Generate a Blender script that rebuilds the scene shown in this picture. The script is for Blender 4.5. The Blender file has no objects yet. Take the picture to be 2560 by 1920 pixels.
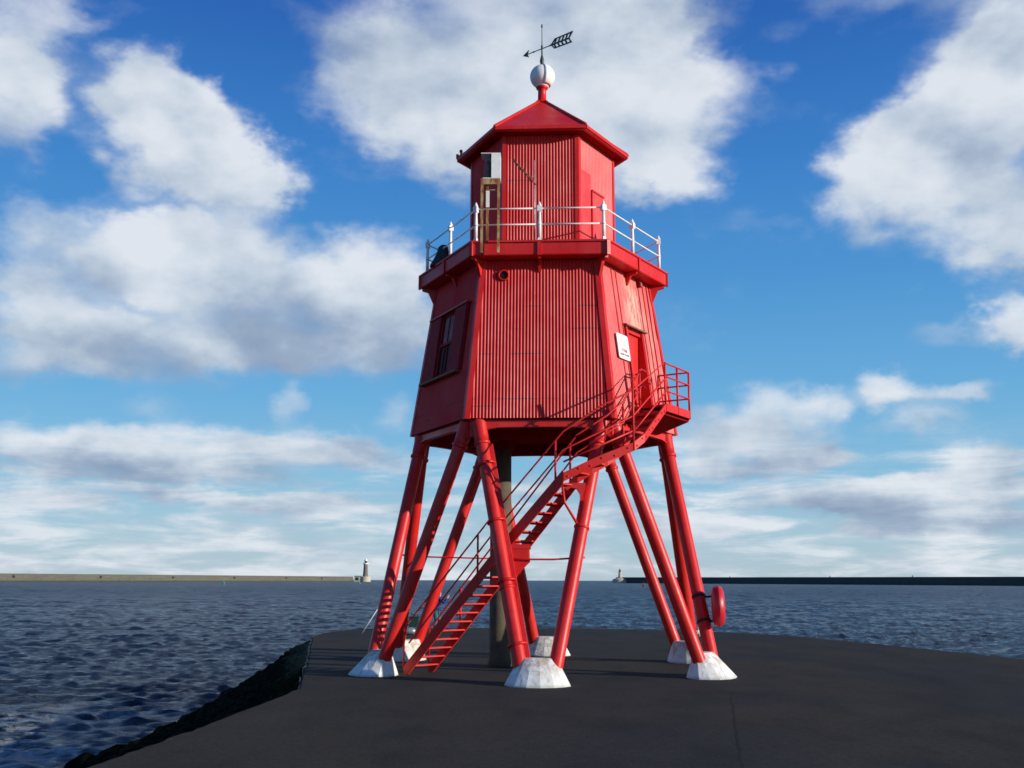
import bpy, bmesh, math, random
import numpy as np
from mathutils import Vector, Matrix
random.seed(7)
S = 4.5                       # metres per layout unit
D2R = math.pi/180
scene = bpy.context.scene
COL = scene.collection

# ------------------------------------------------------------------ camera
CX, CD, CH = -0.0603, 5.9977, 0.4796
PITCH, YAW, ROLL, FPX = 10.70, -1.1478, 0.19, 2597.3
def cam_basis():
    y, p, r = YAW*D2R, PITCH*D2R, ROLL*D2R
    fw = Vector((math.sin(y)*math.cos(p), math.cos(y)*math.cos(p), math.sin(p)))
    rt = Vector((math.cos(y), -math.sin(y), 0)); up = rt.cross(fw)
    return rt*math.cos(r)+up*math.sin(r), -rt*math.sin(r)+up*math.cos(r), fw
rt, up, fw = cam_basis()
cd = bpy.data.cameras.new("camera"); cam = bpy.data.objects.new("camera", cd); COL.objects.link(cam)
M = Matrix(((rt.x, up.x, -fw.x), (rt.y, up.y, -fw.y), (rt.z, up.z, -fw.z))).to_4x4()
M.translation = Vector((CX*S, -CD*S, CH*S)); cam.matrix_world = M
cd.sensor_width = 36; cd.lens = FPX/2560*36; cd.clip_start = .1; cd.clip_end = 60000
scene.camera = cam

# ------------------------------------------------------------------ sun
SUN_A, SUN_EL = 68.0, 14.0    # angle from "towards the camera" round to the right; elevation
sd = Vector((math.sin(SUN_A*D2R)*math.cos(SUN_EL*D2R), -math.cos(SUN_A*D2R)*math.cos(SUN_EL*D2R), math.sin(SUN_EL*D2R)))
sl = bpy.data.lights.new("sun", 'SUN'); sl.energy = 5.0; sl.angle = .5*D2R; sl.color = (1, .93, .84)
so = bpy.data.objects.new("sun", sl); COL.objects.link(so)
so.rotation_euler = sd.to_track_quat('Z', 'Y').to_euler(); so.location = sd*60

# ------------------------------------------------------------------ node helpers
class NT:
    def __init__(s, tree): s.t = tree; s.n = tree.nodes; s.l = tree.links
    def new(s, typ, **kw):
        n = s.n.new(typ)
        for k, v in kw.items(): setattr(n, k, v)
        return n
    def put(s, sock, v):
        if v is None: return
        if isinstance(v, bpy.types.NodeSocket): s.l.new(v, sock)
        else:
            try: sock.default_value = v
            except Exception: sock.default_value = (v, v, v)
    def math(s, op, a, b=None, c=None, clamp=False):
        n = s.new('ShaderNodeMath', operation=op, use_clamp=clamp)
        for i, v in enumerate((a, b, c)):
            if v is not None: s.put(n.inputs[i], v)
        return n.outputs[0]
    def vm(s, op, a, b=None, scale=None):
        n = s.new('ShaderNodeVectorMath', operation=op)
        s.put(n.inputs[0], a)
        if b is not None: s.put(n.inputs[1], b)
        if scale is not None: s.put(n.inputs['Scale'], scale)
        return n.outputs['Value'] if op in ('LENGTH', 'DOT_PRODUCT', 'DISTANCE') else n.outputs[0]
    def mix(s, f, a, b, blend='MIX'):
        n = s.new('ShaderNodeMix', data_type='RGBA', blend_type=blend)
        s.put(n.inputs[0], f); s.put(n.inputs[6], c4(a)); s.put(n.inputs[7], c4(b))
        return n.outputs[2]
    def noise(s, vec, scale, detail=4, rough=.55, dist=0, dim='3D'):
        n = s.new('ShaderNodeTexNoise', noise_dimensions=dim)
        s.put(n.inputs['Vector'], vec); s.put(n.inputs['Scale'], scale); s.put(n.inputs['Detail'], detail)
        s.put(n.inputs['Roughness'], rough); s.put(n.inputs['Distortion'], dist)
        return n.outputs[0]
    def ramp(s, f, stops, interp='LINEAR'):
        n = s.new('ShaderNodeValToRGB'); r = n.color_ramp; r.interpolation = interp
        while len(r.elements) < len(stops): r.elements.new(.5)
        for e, (p, c) in zip(r.elements, stops): e.position = p; e.color = c4(c)
        s.put(n.inputs[0], f); return n.outputs[0]
    def mr(s, v, a, b, c=0., d=1., smooth=False):
        n = s.new('ShaderNodeMapRange', interpolation_type='SMOOTHSTEP' if smooth else 'LINEAR')
        s.put(n.inputs[0], v)
        for i, x in enumerate((a, b, c, d)): s.put(n.inputs[i+1], x)
        return n.outputs[0]
    def mapping(s, vec, loc=(0, 0, 0), rot=(0, 0, 0), sc=(1, 1, 1), typ='POINT'):
        n = s.new('ShaderNodeMapping', vector_type=typ)
        s.put(n.inputs[0], vec); n.inputs[1].default_value = loc; n.inputs[2].default_value = rot; n.inputs[3].default_value = sc
        return n.outputs[0]
def c4(c):
    if isinstance(c, bpy.types.NodeSocket): return c
    if isinstance(c, (int, float)): return (c, c, c, 1)
    return tuple(c) if len(c) == 4 else tuple(c)+(1,)
def srgb(r, g, b):
    f = lambda v: (v/255/12.92) if v/255 <= .04045 else ((v/255+.055)/1.055)**2.4
    return (f(r), f(g), f(b), 1)

# ------------------------------------------------------------------ world: sky and clouds by direction (azimuth, elevation in degrees)
# each cloud lump: azimuth, elevation, half width, half height, tilt, thickness, brightness
CL=[(-28.98,26.65,3.26,3.55,0,1,0.85),(-28.17,23.12,2.39,2.6,0,0.9,0.85),(-23.85,28.74,2.85,0.75,0,0.35,0.7),(-26.04,21.93,1.34,1.34,0,0.3,0.7),(-22.01,24.15,3.58,2.71,20,1,0.8),(-19.21,22.67,4.66,2.79,35,1,1),(-16.35,20.84,3.51,2.15,30,1,1),(-21.24,20.31,3.09,1.4,30,0.35,0.75),(-14.59,21.23,2.04,1.68,0,0.7,0.95),(-0.56,29.67,11.63,3.43,0,0.85,0.75),(-6.87,27.45,6,2.8,10,0.65,0.8),(-4.08,23.98,7.59,2.9,15,0.65,0.85),(-10.58,25.13,3.99,1.65,0,0.55,0.85),(1.37,25.92,9.01,3.8,0,0.9,0.95),(7.32,25,5.08,4.03,0,1,1),(7.75,21.61,3.16,1.95,0,0.8,0.95),(-0,23.29,6.77,2.43,0,0.7,0.8),(6.88,28.99,4.89,2.74,0,0.7,0.85),(13.4,25.72,3.34,1.38,25,0.3,0.8),(24.84,23.02,5.74,4.39,0,1,0.8),(21.53,21.73,5.31,2.95,-20,1,0.95),(18.94,22.07,3.59,2.31,-25,0.8,0.95),(26.87,25.71,3.67,3.37,-35,1,0.9),(24.21,18.14,5.91,2.5,10,0.9,0.75),(25.8,16.32,2.97,1.81,0,0.7,0.85),(17.39,28.42,3.75,0.88,-20,0.2,0.6),(23.48,28.31,3.69,0.85,-10,0.25,0.6),(-27.43,17.62,2.58,1.69,0,0.7,0.7),(-23.51,19.08,2.53,1.04,0,0.4,0.65),(-20.5,16.59,5.91,2.14,0,1,1),(-15.78,15.04,9.87,3.19,5,1,0.6),(-9.23,16.65,3.9,2.5,0,1,1),(-7.59,13.94,3.11,2.28,0,0.8,0.7),(-25.5,12.99,4.36,2.09,10,1,1),(-21.34,11.7,8.05,1.92,0,0.9,0.45),(-11.63,11.77,6.3,1.51,0,0.9,0.4),(-26.97,14.92,2.15,1.37,0,0.5,0.6),(-18.92,18.19,4.36,1.19,0,0.6,0.9),(-13.52,9.19,1.48,1.25,0,0.7,0.85),(-19.99,8.89,2.78,0.84,0,0.35,0.6),(-27.21,10.26,2.52,1.38,0,0.6,0.5),(-23.25,6.8,6.17,1.29,3,1,0.9),(-14.9,7.16,7.75,1.23,3,1,0.8),(-20.25,5.74,9.58,1.08,2,1,0.5),(-9.93,6.54,4.5,1.13,0,0.8,0.5),(-21.96,4.25,7.33,0.66,2,0.7,0.75),(-12.81,3.99,6.82,0.62,0,0.6,0.7),(-7.98,8.86,1.53,1.52,0,0.5,0.7),(9.89,7.56,3.96,2,-5,0.9,0.9),(13.39,9.2,2.67,1.98,20,0.9,0.95),(16.03,9.1,1.89,1.71,0,0.9,0.95),(13.79,7.22,3.84,1.47,10,0.6,0.8),(18.88,10.04,2.06,1.44,20,1,0.95),(22.44,9.46,2.4,0.82,-8,0.8,0.85),(19.97,9.14,2.03,0.83,0,0.5,0.6),(25.07,12.73,1.27,1.6,0,0.9,0.95),(22.42,12.28,2.42,0.82,-5,0.5,0.6),(25.17,11.34,1.26,0.69,0,0.5,0.7),(9.7,9.32,1.5,0.75,0,0.4,0.7),(11.8,6.03,2.92,0.74,-5,0.6,0.5),(14.94,6.45,2.84,0.85,-5,0.8,0.6),(23.28,6.26,2.55,0.92,0,0.8,0.8),(22.76,5,3.84,0.92,0,0.8,0.6),(19.44,4.4,6.47,1.06,2,1,0.75),(17.15,4.09,8.02,0.84,2,1,0.5),(21.54,2.95,6.04,0.81,0,0.8,0.5),(9.98,2.85,4.87,0.61,0,0.7,0.8),(20.8,8.14,2.89,0.66,-5,0.5,0.6),(9.59,6.07,1.48,1,0,0.5,0.6),(11.31,19.21,2.04,1.22,0,0.25,0.8),(14.33,18.74,1.74,0.6,10,0.2,0.8),(20.34,14.72,1.14,0.33,-10,0.25,0.7),(25.51,32.47,11.36,3.95,0,1,0.8),(-23.15,34.33,9.82,2.39,0,0.8,0.8),(-1.42,35.38,11.35,4.22,0,0.8,0.8),(1.27,4.88,6.35,1.01,0,0.6,0.7),(3.79,3.37,5.03,0.75,0,0.6,0.7)]
w = bpy.data.worlds.new("World"); scene.world = w; w.use_nodes = True
N = NT(w.node_tree); N.n.clear()
tc = N.new('ShaderNodeTexCoord').outputs['Generated']
dirn = N.vm('NORMALIZE', tc)
sx = N.new('ShaderNodeSeparateXYZ'); N.put(sx.inputs[0], dirn)
az = N.math('MULTIPLY', N.math('ARCTAN2', sx.outputs[0], sx.outputs[1]), 57.29578)
el = N.math('MULTIPLY', N.math('ARCSINE', sx.outputs[2]), 57.29578)
cb = N.new('ShaderNodeCombineXYZ'); N.put(cb.inputs[0], az); N.put(cb.inputs[1], el); ae = cb.outputs[0]
# ragged outlines: warp the lookup at two sizes, less towards the horizon
wn = N.new('ShaderNodeTexNoise'); N.put(wn.inputs['Vector'], N.mapping(dirn, sc=(9, 9, 16))); wn.inputs['Scale'].default_value = 1; wn.inputs['Detail'].default_value = 5; wn.inputs['Roughness'].default_value = .55
warpamt = N.mr(el, 2, 22, .16, 1)
wv = N.vm('MULTIPLY', N.vm('SUBTRACT', wn.outputs['Color'], (.5, .5, .5)), (8, 5, 0))
wv = N.vm('SCALE', wv, scale=warpamt)
wn2 = N.new('ShaderNodeTexNoise'); N.put(wn2.inputs['Vector'], N.mapping(dirn, sc=(30, 30, 44))); wn2.inputs['Scale'].default_value = 1; wn2.inputs['Detail'].default_value = 3; wn2.inputs['Roughness'].default_value = .55
wv2 = N.vm('SCALE', N.vm('MULTIPLY', N.vm('SUBTRACT', wn2.outputs['Color'], (.5, .5, .5)), (2.8, 2.2, 0)), scale=N.mr(el, 1, 16, .35, 1))
aw = N.vm('ADD', N.vm('ADD', ae, wv), wv2)
dens = None; brt = None; acc = None
for a, e, rx, ry, rot, wt, br in CL:
    fs = 1.16 if e < 11 else 1.40; src = aw
    if dens is not None:      # order the lumps one after another
        q = N.new('ShaderNodeVectorMath', operation='MULTIPLY_ADD'); N.put(q.inputs[0], dens); q.inputs[1].default_value = (1e-7, 1e-7, 0); N.put(q.inputs[2], aw); src = q.outputs[0]
    m = N.mapping(src, loc=(a, e, 0), rot=(0, 0, -rot*D2R), sc=(rx*fs, ry*fs, 1), typ='TEXTURE')
    g = N.mr(N.vm('LENGTH', m), 1.0, .15, 0., wt, smooth=True)
    dens = g if dens is None else N.math('ADD', dens, g)
    q = N.new('ShaderNodeVectorMath', operation='MULTIPLY_ADD'); N.put(q.inputs[0], m); N.put(q.inputs[1], g); N.put(q.inputs[2], acc if acc is not None else (0, 0, 0)); acc = q.outputs[0]
    brt = N.math('MULTIPLY', g, br) if brt is None else N.math('MULTIPLY_ADD', g, br, brt)
meanb = N.math('DIVIDE', N.math('ADD', brt, .10), N.math('ADD', dens, .13))
sa = N.new('ShaderNodeSeparateXYZ'); N.put(sa.inputs[0], acc)
meanb = N.math('ADD', meanb, N.math('MULTIPLY', N.math('DIVIDE', sa.outputs[1], N.math('ADD', dens, .3)), .24))
# clouds elsewhere in the sky dome (outside the view)
sz = N.math('MAXIMUM', N.math('ADD', sx.outputs[2], .06), .02)
pc = N.new('ShaderNodeCombineXYZ'); N.put(pc.inputs[0], N.math('DIVIDE', sx.outputs[0], sz)); N.put(pc.inputs[1], N.math('DIVIDE', sx.outputs[1], sz))
far = N.noise(pc.outputs[0], .9, 6, .6)
out = N.math('MAXIMUM', N.mr(N.math('ABSOLUTE', az), 31, 42), N.mr(el, 32, 40))
dens = N.math('ADD', dens, N.math('MULTIPLY', N.mr(far, .56, .78), out))
# fine detail and horizon streaks
fine = N.noise(N.mapping(dirn, sc=(1, 1, 1.5)), 19, 7, .62)
finer = N.noise(N.mapping(dirn, sc=(1, 1, 1.5)), 7.5, 4, .55, .3)
streak = N.noise(N.mapping(ae, sc=(.17, 1.0, 1)), .95, 6, .6, .35)
low = N.mr(el, 9.5, 4.0, 0, 1, smooth=True)
d2 = N.math('ADD', dens, N.math('MULTIPLY', N.math('SUBTRACT', fine, .5), .62))
d2 = N.math('ADD', d2, N.math('MULTIPLY', N.math('SUBTRACT', finer, .5), .62))
d2 = N.math('ADD', d2, N.math('MULTIPLY', N.math('MULTIPLY', N.mr(streak, .36, .60, 0, 1), low), .95))
veil = N.mr(N.noise(N.mapping(dirn, sc=(1, 1, 2.2)), 3.2, 6, .62, .5), .48, .70, 0, .26)
d2 = N.math('ADD', d2, veil)
cov = N.mr(d2, .10, 1.28, 0, 1, smooth=True)
cov = N.math('MULTIPLY', cov, .94)
sky = N.ramp(N.mr(el, 0, 90), [(0, srgb(182, 203, 215)), (.025, srgb(168, 202, 220)), (.06, srgb(138, 194, 226)), (.11, srgb(106, 176, 225)), (.18, srgb(78, 152, 216)),
      (.25, srgb(58, 130, 206)), (.33, srgb(40, 102, 186)), (.6, srgb(26, 74, 150)), (1, srgb(20, 60, 128))])
nish = N.new('ShaderNodeTexSky', sky_type='NISHITA', sun_disc=False, sun_elevation=SUN_EL*D2R, sun_rotation=math.atan2(sd.x, sd.y), air_density=1, dust_density=.6, ozone_density=3)
base = N.mix(.88, nish.outputs[0], N.vm('SCALE', sky, scale=10.))
# cloud body: bright crowns, grey-violet bellies; relief from noise looked up towards the sun
off = N.vm('ADD', dirn, (.030, -.004, .022))
rel = N.math('SUBTRACT', N.noise(N.mapping(dirn, sc=(1, 1, 1.6)), 9, 5, .52), N.noise(N.mapping(off, sc=(1, 1, 1.6)), 9, 5, .52))
lum = N.math('ADD', meanb, N.math('MULTIPLY', rel, 1.25), clamp=False)
lum = N.math('ADD', lum, N.math('MULTIPLY', N.math('SUBTRACT', streak, .5), N.math('MULTIPLY', low, 1.1)))
lowb = N.mr(el, 0, 9, .17, .05)
lum = N.math('ADD', lum, lowb)
cc = N.ramp(N.mr(lum, .2, 1.1), [(0, srgb(134, 153, 182)), (.35, srgb(158, 175, 198)), (.6, srgb(190, 203, 218)), (.8, srgb(212, 221, 231)), (1, srgb(228, 233, 240))])
tot = N.mix(cov, base, N.vm('SCALE', cc, scale=10.))
tot = N.mix(N.mr(sx.outputs[2], -.004, -.02), tot, srgb(20, 40, 60))
bg = N.new('ShaderNodeBackground'); N.put(bg.inputs[0], tot); bg.inputs[1].default_value = .1
wo = N.new('ShaderNodeOutputWorld'); N.l.new(bg.outputs[0], wo.inputs[0])

# ------------------------------------------------------------------ exposure / render
w.cycles.sampling_method = 'MANUAL'; w.cycles.sample_map_resolution = 512
scene.view_settings.view_transform = 'Standard'; scene.view_settings.look = 'None'
scene.view_settings.exposure = 0; scene.view_settings.gamma = 1
scene.render.engine = 'CYCLES'; scene.cycles.filter_width = 1.6
scene.render.resolution_x = 1024; scene.render.resolution_y = 768

# ------------------------------------------------------------------ materials
def mat(name, fn):
    m = bpy.data.materials.new(name); m.use_nodes = True
    n = NT(m.node_tree); n.n.clear()
    bs = n.new('ShaderNodeBsdfPrincipled'); o = n.new('ShaderNodeOutputMaterial'); n.l.new(bs.outputs[0], o.inputs[0])
    fn(n, bs); return m
def oc(n): return n.new('ShaderNodeNewGeometry').outputs['Position']
def bump(n, bs, h, strength, dist):
    b = n.new('ShaderNodeBump'); n.put(b.inputs['Height'], h); b.inputs['Strength'].default_value = strength; b.inputs['Distance'].default_value = dist
    n.l.new(b.outputs[0], bs.inputs['Normal'])
def setp(n, bs, **k):
    for a, v in k.items(): n.put(bs.inputs[a.replace('_', ' ')], c4(v) if a == 'Base_Color' else v)

def red(chip=.0, base=(.60, .008, .006), fade=(.64, .035, .026), rough=.36, streak=.5):
    def f(n, bs):
        p = oc(n)
        a = n.noise(p, 1.1, 6, .62); b = n.noise(n.mapping(p, sc=(9, 9, .7)), 1.6, 5, .6); c = n.noise(p, 22, 4, .6)
        col = n.mix(n.mr(a, .38, .68), base, fade)
        col = n.mix(n.math('MULTIPLY', n.mr(b, .52, .74), streak), col, (.30, .006, .008))
        col = n.mix(n.mr(c, .60, .74, 0, .25), col, (.60, .07, .06))
        if chip:
            d = n.noise(n.mapping(p, sc=(7, 7, 2.5)), 1.4, 5, .65)
            patch = n.noise(p, .7, 3, .5)
            k = n.math('MULTIPLY', n.mr(d, .64, .69), n.mr(patch, .5, .6))
            col = n.mix(n.math('MULTIPLY', k, chip), col, (.55, .36, .25))
        # rust flecks and runs
        fk = n.math('MULTIPLY', n.mr(n.noise(n.mapping(p, sc=(5, 5, 1.4)), 2.6, 7, .72), .655, .70), n.mr(n.noise(p, .9, 3), .46, .58))
        col = n.mix(n.math('MULTIPLY', fk, .75), col, (.20, .035, .018))
        pk = n.mr(n.noise(n.mapping(p, loc=(4, 2, 7)), 11, 5, .7), .70, .73)
        col = n.mix(n.math('MULTIPLY', pk, .5), col, (.66, .30, .24))
        if chip:
            s = n.new('ShaderNodeSeparateXYZ'); n.put(s.inputs[0], p)
            for q_, z_ in enumerate((1.372, 1.412, 1.66, 1.80, 1.93, 2.46, 2.73)):
                g_ = n.mr(n.noise(n.mapping(p, loc=(q_*3.7, 0, q_*9.)), .8, 1), .53, .57)
                ln = n.mr(n.math('ABSOLUTE', n.math('SUBTRACT', s.outputs[2], z_*4.5)), .020, .008)
                col = n.mix(n.math('MULTIPLY', n.math('MULTIPLY', ln, g_), .7), col, (.10, .004, .005))
        setp(n, bs, Base_Color=col, Roughness=n.mr(a, .3, .7, rough+.14, rough-.04))
        bs.inputs['Specular IOR Level'].default_value = .33
        bump(n, bs, n.noise(p, 30, 4, .6), .25, .004)
    return f
M_RED = mat('red_paint', red())
M_REDS = mat('red_stair_paint', red(base=(.60, .008, .006), rough=.42, streak=.25))
M_WALL = mat('red_corrugated_paint', red(chip=.25, base=(.60, .007, .006), fade=(.64, .028, .020), rough=.42, streak=0))
def wall_faded(n, bs):
    p = oc(n)
    a = n.noise(p, 1.2, 6, .62); b = n.noise(n.mapping(p, sc=(7, 7, .6)), 1.6, 5, .6)
    col = n.mix(n.mr(a, .38, .66), (.60, .024, .022), (.64, .075, .065))
    col = n.mix(n.mr(b, .55, .75, 0, .45), col, (.62, .17, .14))
    # bare weathered area over and beside the door
    dp = n.vm('LENGTH', n.mapping(p, loc=(DOORC[0], DOORC[1], DOORC[2]), sc=(.55, .55, .85), typ='TEXTURE'))
    st = n.noise(n.mapping(p, sc=(6, 6, .9)), 1.7, 6, .65)
    k = n.math('MULTIPLY', n.mr(dp, 1.5, .3, smooth=True), n.mr(st, .42, .52))
    dp2 = n.vm('LENGTH', n.mapping(p, loc=(DOORC[0]+.42, DOORC[1]+.68, DOORC[2]-1.0), sc=(.5, .5, 1.0), typ='TEXTURE'))
    k2 = n.math('MULTIPLY', n.mr(dp2, 1.5, .3, smooth=True), n.mr(st, .47, .62, 0, .55))
    col = n.mix(n.math('MULTIPLY', n.math('MAXIMUM', k, k2), .8), col, (.55, .40, .26))
    setp(n, bs, Base_Color=col, Roughness=.5)
    bump(n, bs, n.noise(p, 26, 4, .6), .3, .005)
def plain(col, col2=None, rough=.6, sc=6, metal=0, b=.2, spec=.5):
    def f(n, bs):
        bs.inputs['Specular IOR Level'].default_value = spec
        p = oc(n); a = n.noise(p, sc, 5, .6)
        setp(n, bs, Base_Color=n.mix(n.mr(a, .35, .68), col, col2 or tuple(v*.7 for v in col)), Roughness=rough, Metallic=metal)
        bump(n, bs, n.noise(p, sc*6, 3, .6), b, .004)
    return f
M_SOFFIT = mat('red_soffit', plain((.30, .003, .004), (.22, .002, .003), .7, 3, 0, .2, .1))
M_WHITE = mat('white_paint', plain((.90, .88, .82), (.78, .76, .69), .5, 9))
M_GLASS = mat('window_glass', plain((.030, .006, .008), None, .5, 2, 0, .02, .15))
M_GREYF = mat('grey_curtain', plain((.32, .17, .17), (.20, .09, .09), .7, 5, 0, .2, .1))
M_SHUT = mat('maroon_shutter', plain((.34, .022, .028), (.26, .014, .018), .7, 4, 0, .2, .1))
M_COPPER = mat('dark_green_iron', plain((.035, .055, .05), (.06, .09, .08), .5, 14, .2))
M_DARK = mat('dark_cloth_and_recess_shade', plain((.012, .016, .018), (.02, .03, .03), .7, 8))  # cloth cover; also the painted shade of the far alcoves and arch
M_STEEL = mat('galvanised_grey', plain((.34, .35, .37), (.2, .2, .22), .45, 12, .4))
M_BLACK = mat('black_rubber', plain((.012, .012, .014), None, .6, 12))
M_ORANGE = mat('red_plastic', plain((.62, .015, .03), (.50, .02, .03), .4, 3, 0, .08))
M_DGREEN = mat('green_box', plain((.008, .05, .03), (.006, .035, .02), .5, 8))
def rusty(n, bs):
    p = oc(n); a = n.noise(n.mapping(p, sc=(1, 1, .5)), 7, 6, .65)
    col = n.ramp(a, [(.3, (.44, .38, .26)), (.47, (.42, .29, .10)), (.56, (.30, .10, .03)), (.7, (.12, .03, .015))])
    setp(n, bs, Base_Color=col, Roughness=.7); bump(n, bs, a, .5, .01)
M_RUST = mat('rusty_cream_paint', rusty)
M_BROWN = mat('rusty_brown', plain((.16, .055, .03), (.28, .12, .06), .8, 20))
def footing(n, bs):
    p = oc(n); tcn = n.new('ShaderNodeTexCoord').outputs['Object']
    a = n.noise(p, 2.3, 6, .62); st = n.noise(n.mapping(p, sc=(6, 6, .8)), 1.1, 5, .6)
    s = n.new('ShaderNodeSeparateXYZ'); n.put(s.inputs[0], p)
    col = n.mix(n.mr(a, .42, .66), (.82, .82, .77), (.68, .67, .59))
    col = n.mix(n.mr(st, .53, .70, 0, .7), col, (.44, .38, .24))
    top = n.math('MULTIPLY', n.mr(s.outputs[2], .16, .42), n.mr(n.noise(p, 7, 5, .65), .42, .58))
    col = n.mix(n.math('MULTIPLY', top, .6), col, (.32, .20, .09))
    cr = n.new('ShaderNodeTexVoronoi', feature='DISTANCE_TO_EDGE'); n.put(cr.inputs['Vector'], n.vm('ADD', p, n.vm('SCALE', wnoise(n, p, 3), scale=.35))); cr.inputs['Scale'].default_value = 1.7
    ck = n.math('MULTIPLY', n.mr(cr.outputs[0], .012, .0), n.mr(n.noise(p, 1.5, 2), .48, .58))
    col = n.mix(n.math('MULTIPLY', ck, .75), col, (.18, .13, .08))
    col = n.mix(n.mr(s.outputs[2], .07, .0, 0, .55), col, (.22, .24, .16))
    setp(n, bs, Base_Color=col, Roughness=.8); bump(n, bs, n.noise(p, 9, 6, .65), .5, .02)
def wnoise(n, p, sc):
    t = n.new('ShaderNodeTexNoise'); n.put(t.inputs['Vector'], p); t.inputs['Scale'].default_value = sc; t.inputs['Detail'].default_value = 4
    return n.vm('SUBTRACT', t.outputs['Color'], (.5, .5, .5))
M_FOOT = mat('white_painted_concrete', footing)
def column(n, bs):
    p = oc(n); a = n.noise(p, 3, 6, .65)
    s = n.new('ShaderNodeSeparateXYZ'); n.put(s.inputs[0], p)
    col = n.mix(n.mr(a, .35, .65), (.075, .052, .032), (.13, .098, .062))
    col = n.mix(n.mr(s.outputs[2], 1.2, 0, 0, .6), col, (.06, .06, .035))
    setp(n, bs, Base_Color=col, Roughness=.85); bump(n, bs, n.noise(p, 14, 5, .65), .6, .015)
M_COL = mat('weathered_concrete', column)
def asphalt(n, bs):
    p = oc(n)
    big = n.noise(p, .16, 5, .6, .4); mid = n.noise(n.mapping(p, rot=(0, 0, .5), sc=(1, .45, 1)), .7, 5, .6); fine = n.noise(p, 22, 4, .75); gr = n.noise(p, 9, 6, .7)
    col = n.mix(n.mr(big, .42, .58), (.058, .049, .037), (.044, .043, .040))
    col = n.mix(n.mr(mid, .50, .66, 0, .65), col, (.028, .027, .026))
    col = n.mix(n.mr(mid, .46, .32, 0, .6), col, (.070, .060, .046))
    col = n.mix(n.mr(gr, .42, .62, 0, .5), col, (.028, .026, .022))
    col = n.mix(n.mr(fine, .50, .68, 0, .6), col, (.075, .07, .062))
    v = n.new('ShaderNodeTexVoronoi'); n.put(v.inputs['Vector'], p); v.inputs['Scale'].default_value = 1.6; v.inputs['Randomness'].default_value = 1
    spot = n.math('MULTIPLY', n.mr(v.outputs['Distance'], .05, .025), n.mr(n.noise(p, .9, 2), .5, .6))
    col = n.mix(n.math('MULTIPLY', spot, .5), col, (.20, .18, .15))
    # sealed joints in the surfacing
    wp = n.vm('ADD', p, n.vm('SCALE', wnoise(n, p, 1.2), scale=.10))
    s = n.new('ShaderNodeSeparateXYZ'); n.put(s.inputs[0], wp)
    l1 = n.math('ABSOLUTE', n.math('SUBTRACT', s.outputs[0], n.math('MULTIPLY_ADD', s.outputs[1], JX1, JX0)))
    k1 = n.math('MULTIPLY', n.mr(l1, .035, .012), n.mr(s.outputs[1], -5.2, -6.5))
    rr = n.vm('DISTANCE', wp, (-2.5, -2.0, 0))
    l2 = n.math('ABSOLUTE', n.math('SUBTRACT', rr, 11.2)); k2 = n.mr(l2, .5, .05, 0, .22)
    dx = n.mr(s.outputs[0], 4, 6)
    col = n.mix(n.math('MAXIMUM', n.math('MULTIPLY', k1, .45), n.math('MULTIPLY', k2, dx)), col, (.014, .015, .017))
    setp(n, bs, Base_Color=col, Roughness=.92); bs.inputs['Specular IOR Level'].default_value = .06
    bump(n, bs, n.math('ADD', fine, n.math('MULTIPLY', gr, .8)), .55, .008)
JX1, JX0 = .17, 4.58
M_ASPH = mat('worn_asphalt', asphalt)
def rocks(n, bs):
    p = oc(n); a = n.noise(p, 1.3, 6, .65); b = n.noise(p, 6, 5, .65)
    s = n.new('ShaderNodeSeparateXYZ'); n.put(s.inputs[0], p)
    col = n.mix(n.mr(b, .4, .65), (.004, .005, .003), (.028, .031, .018))
    up_ = n.math('MULTIPLY', n.mr(s.outputs[2], -.9, -.1), n.mr(a, .45, .6))
    col = n.mix(n.math('MULTIPLY', up_, .6), col, (.006, .011, .002))
    nr = n.math('MULTIPLY', n.mr(s.outputs[1], .5, 3.5), n.mr(s.outputs[2], -.6, -.15))
    col = n.mix(n.math('MULTIPLY', nr, n.mr(b, .45, .55, .2, .8)), col, (.17, .15, .09))
    setp(n, bs, Base_Color=col, Roughness=.8); bs.inputs['Specular IOR Level'].default_value = 0; bump(n, bs, b, .9, .06)
M_ROCK = mat('weedy_rock', rocks)
M_KERB = mat('pale_kerb', plain((.12, .11, .085), (.05, .05, .04), .85, 2.5, 0, .6))
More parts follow.
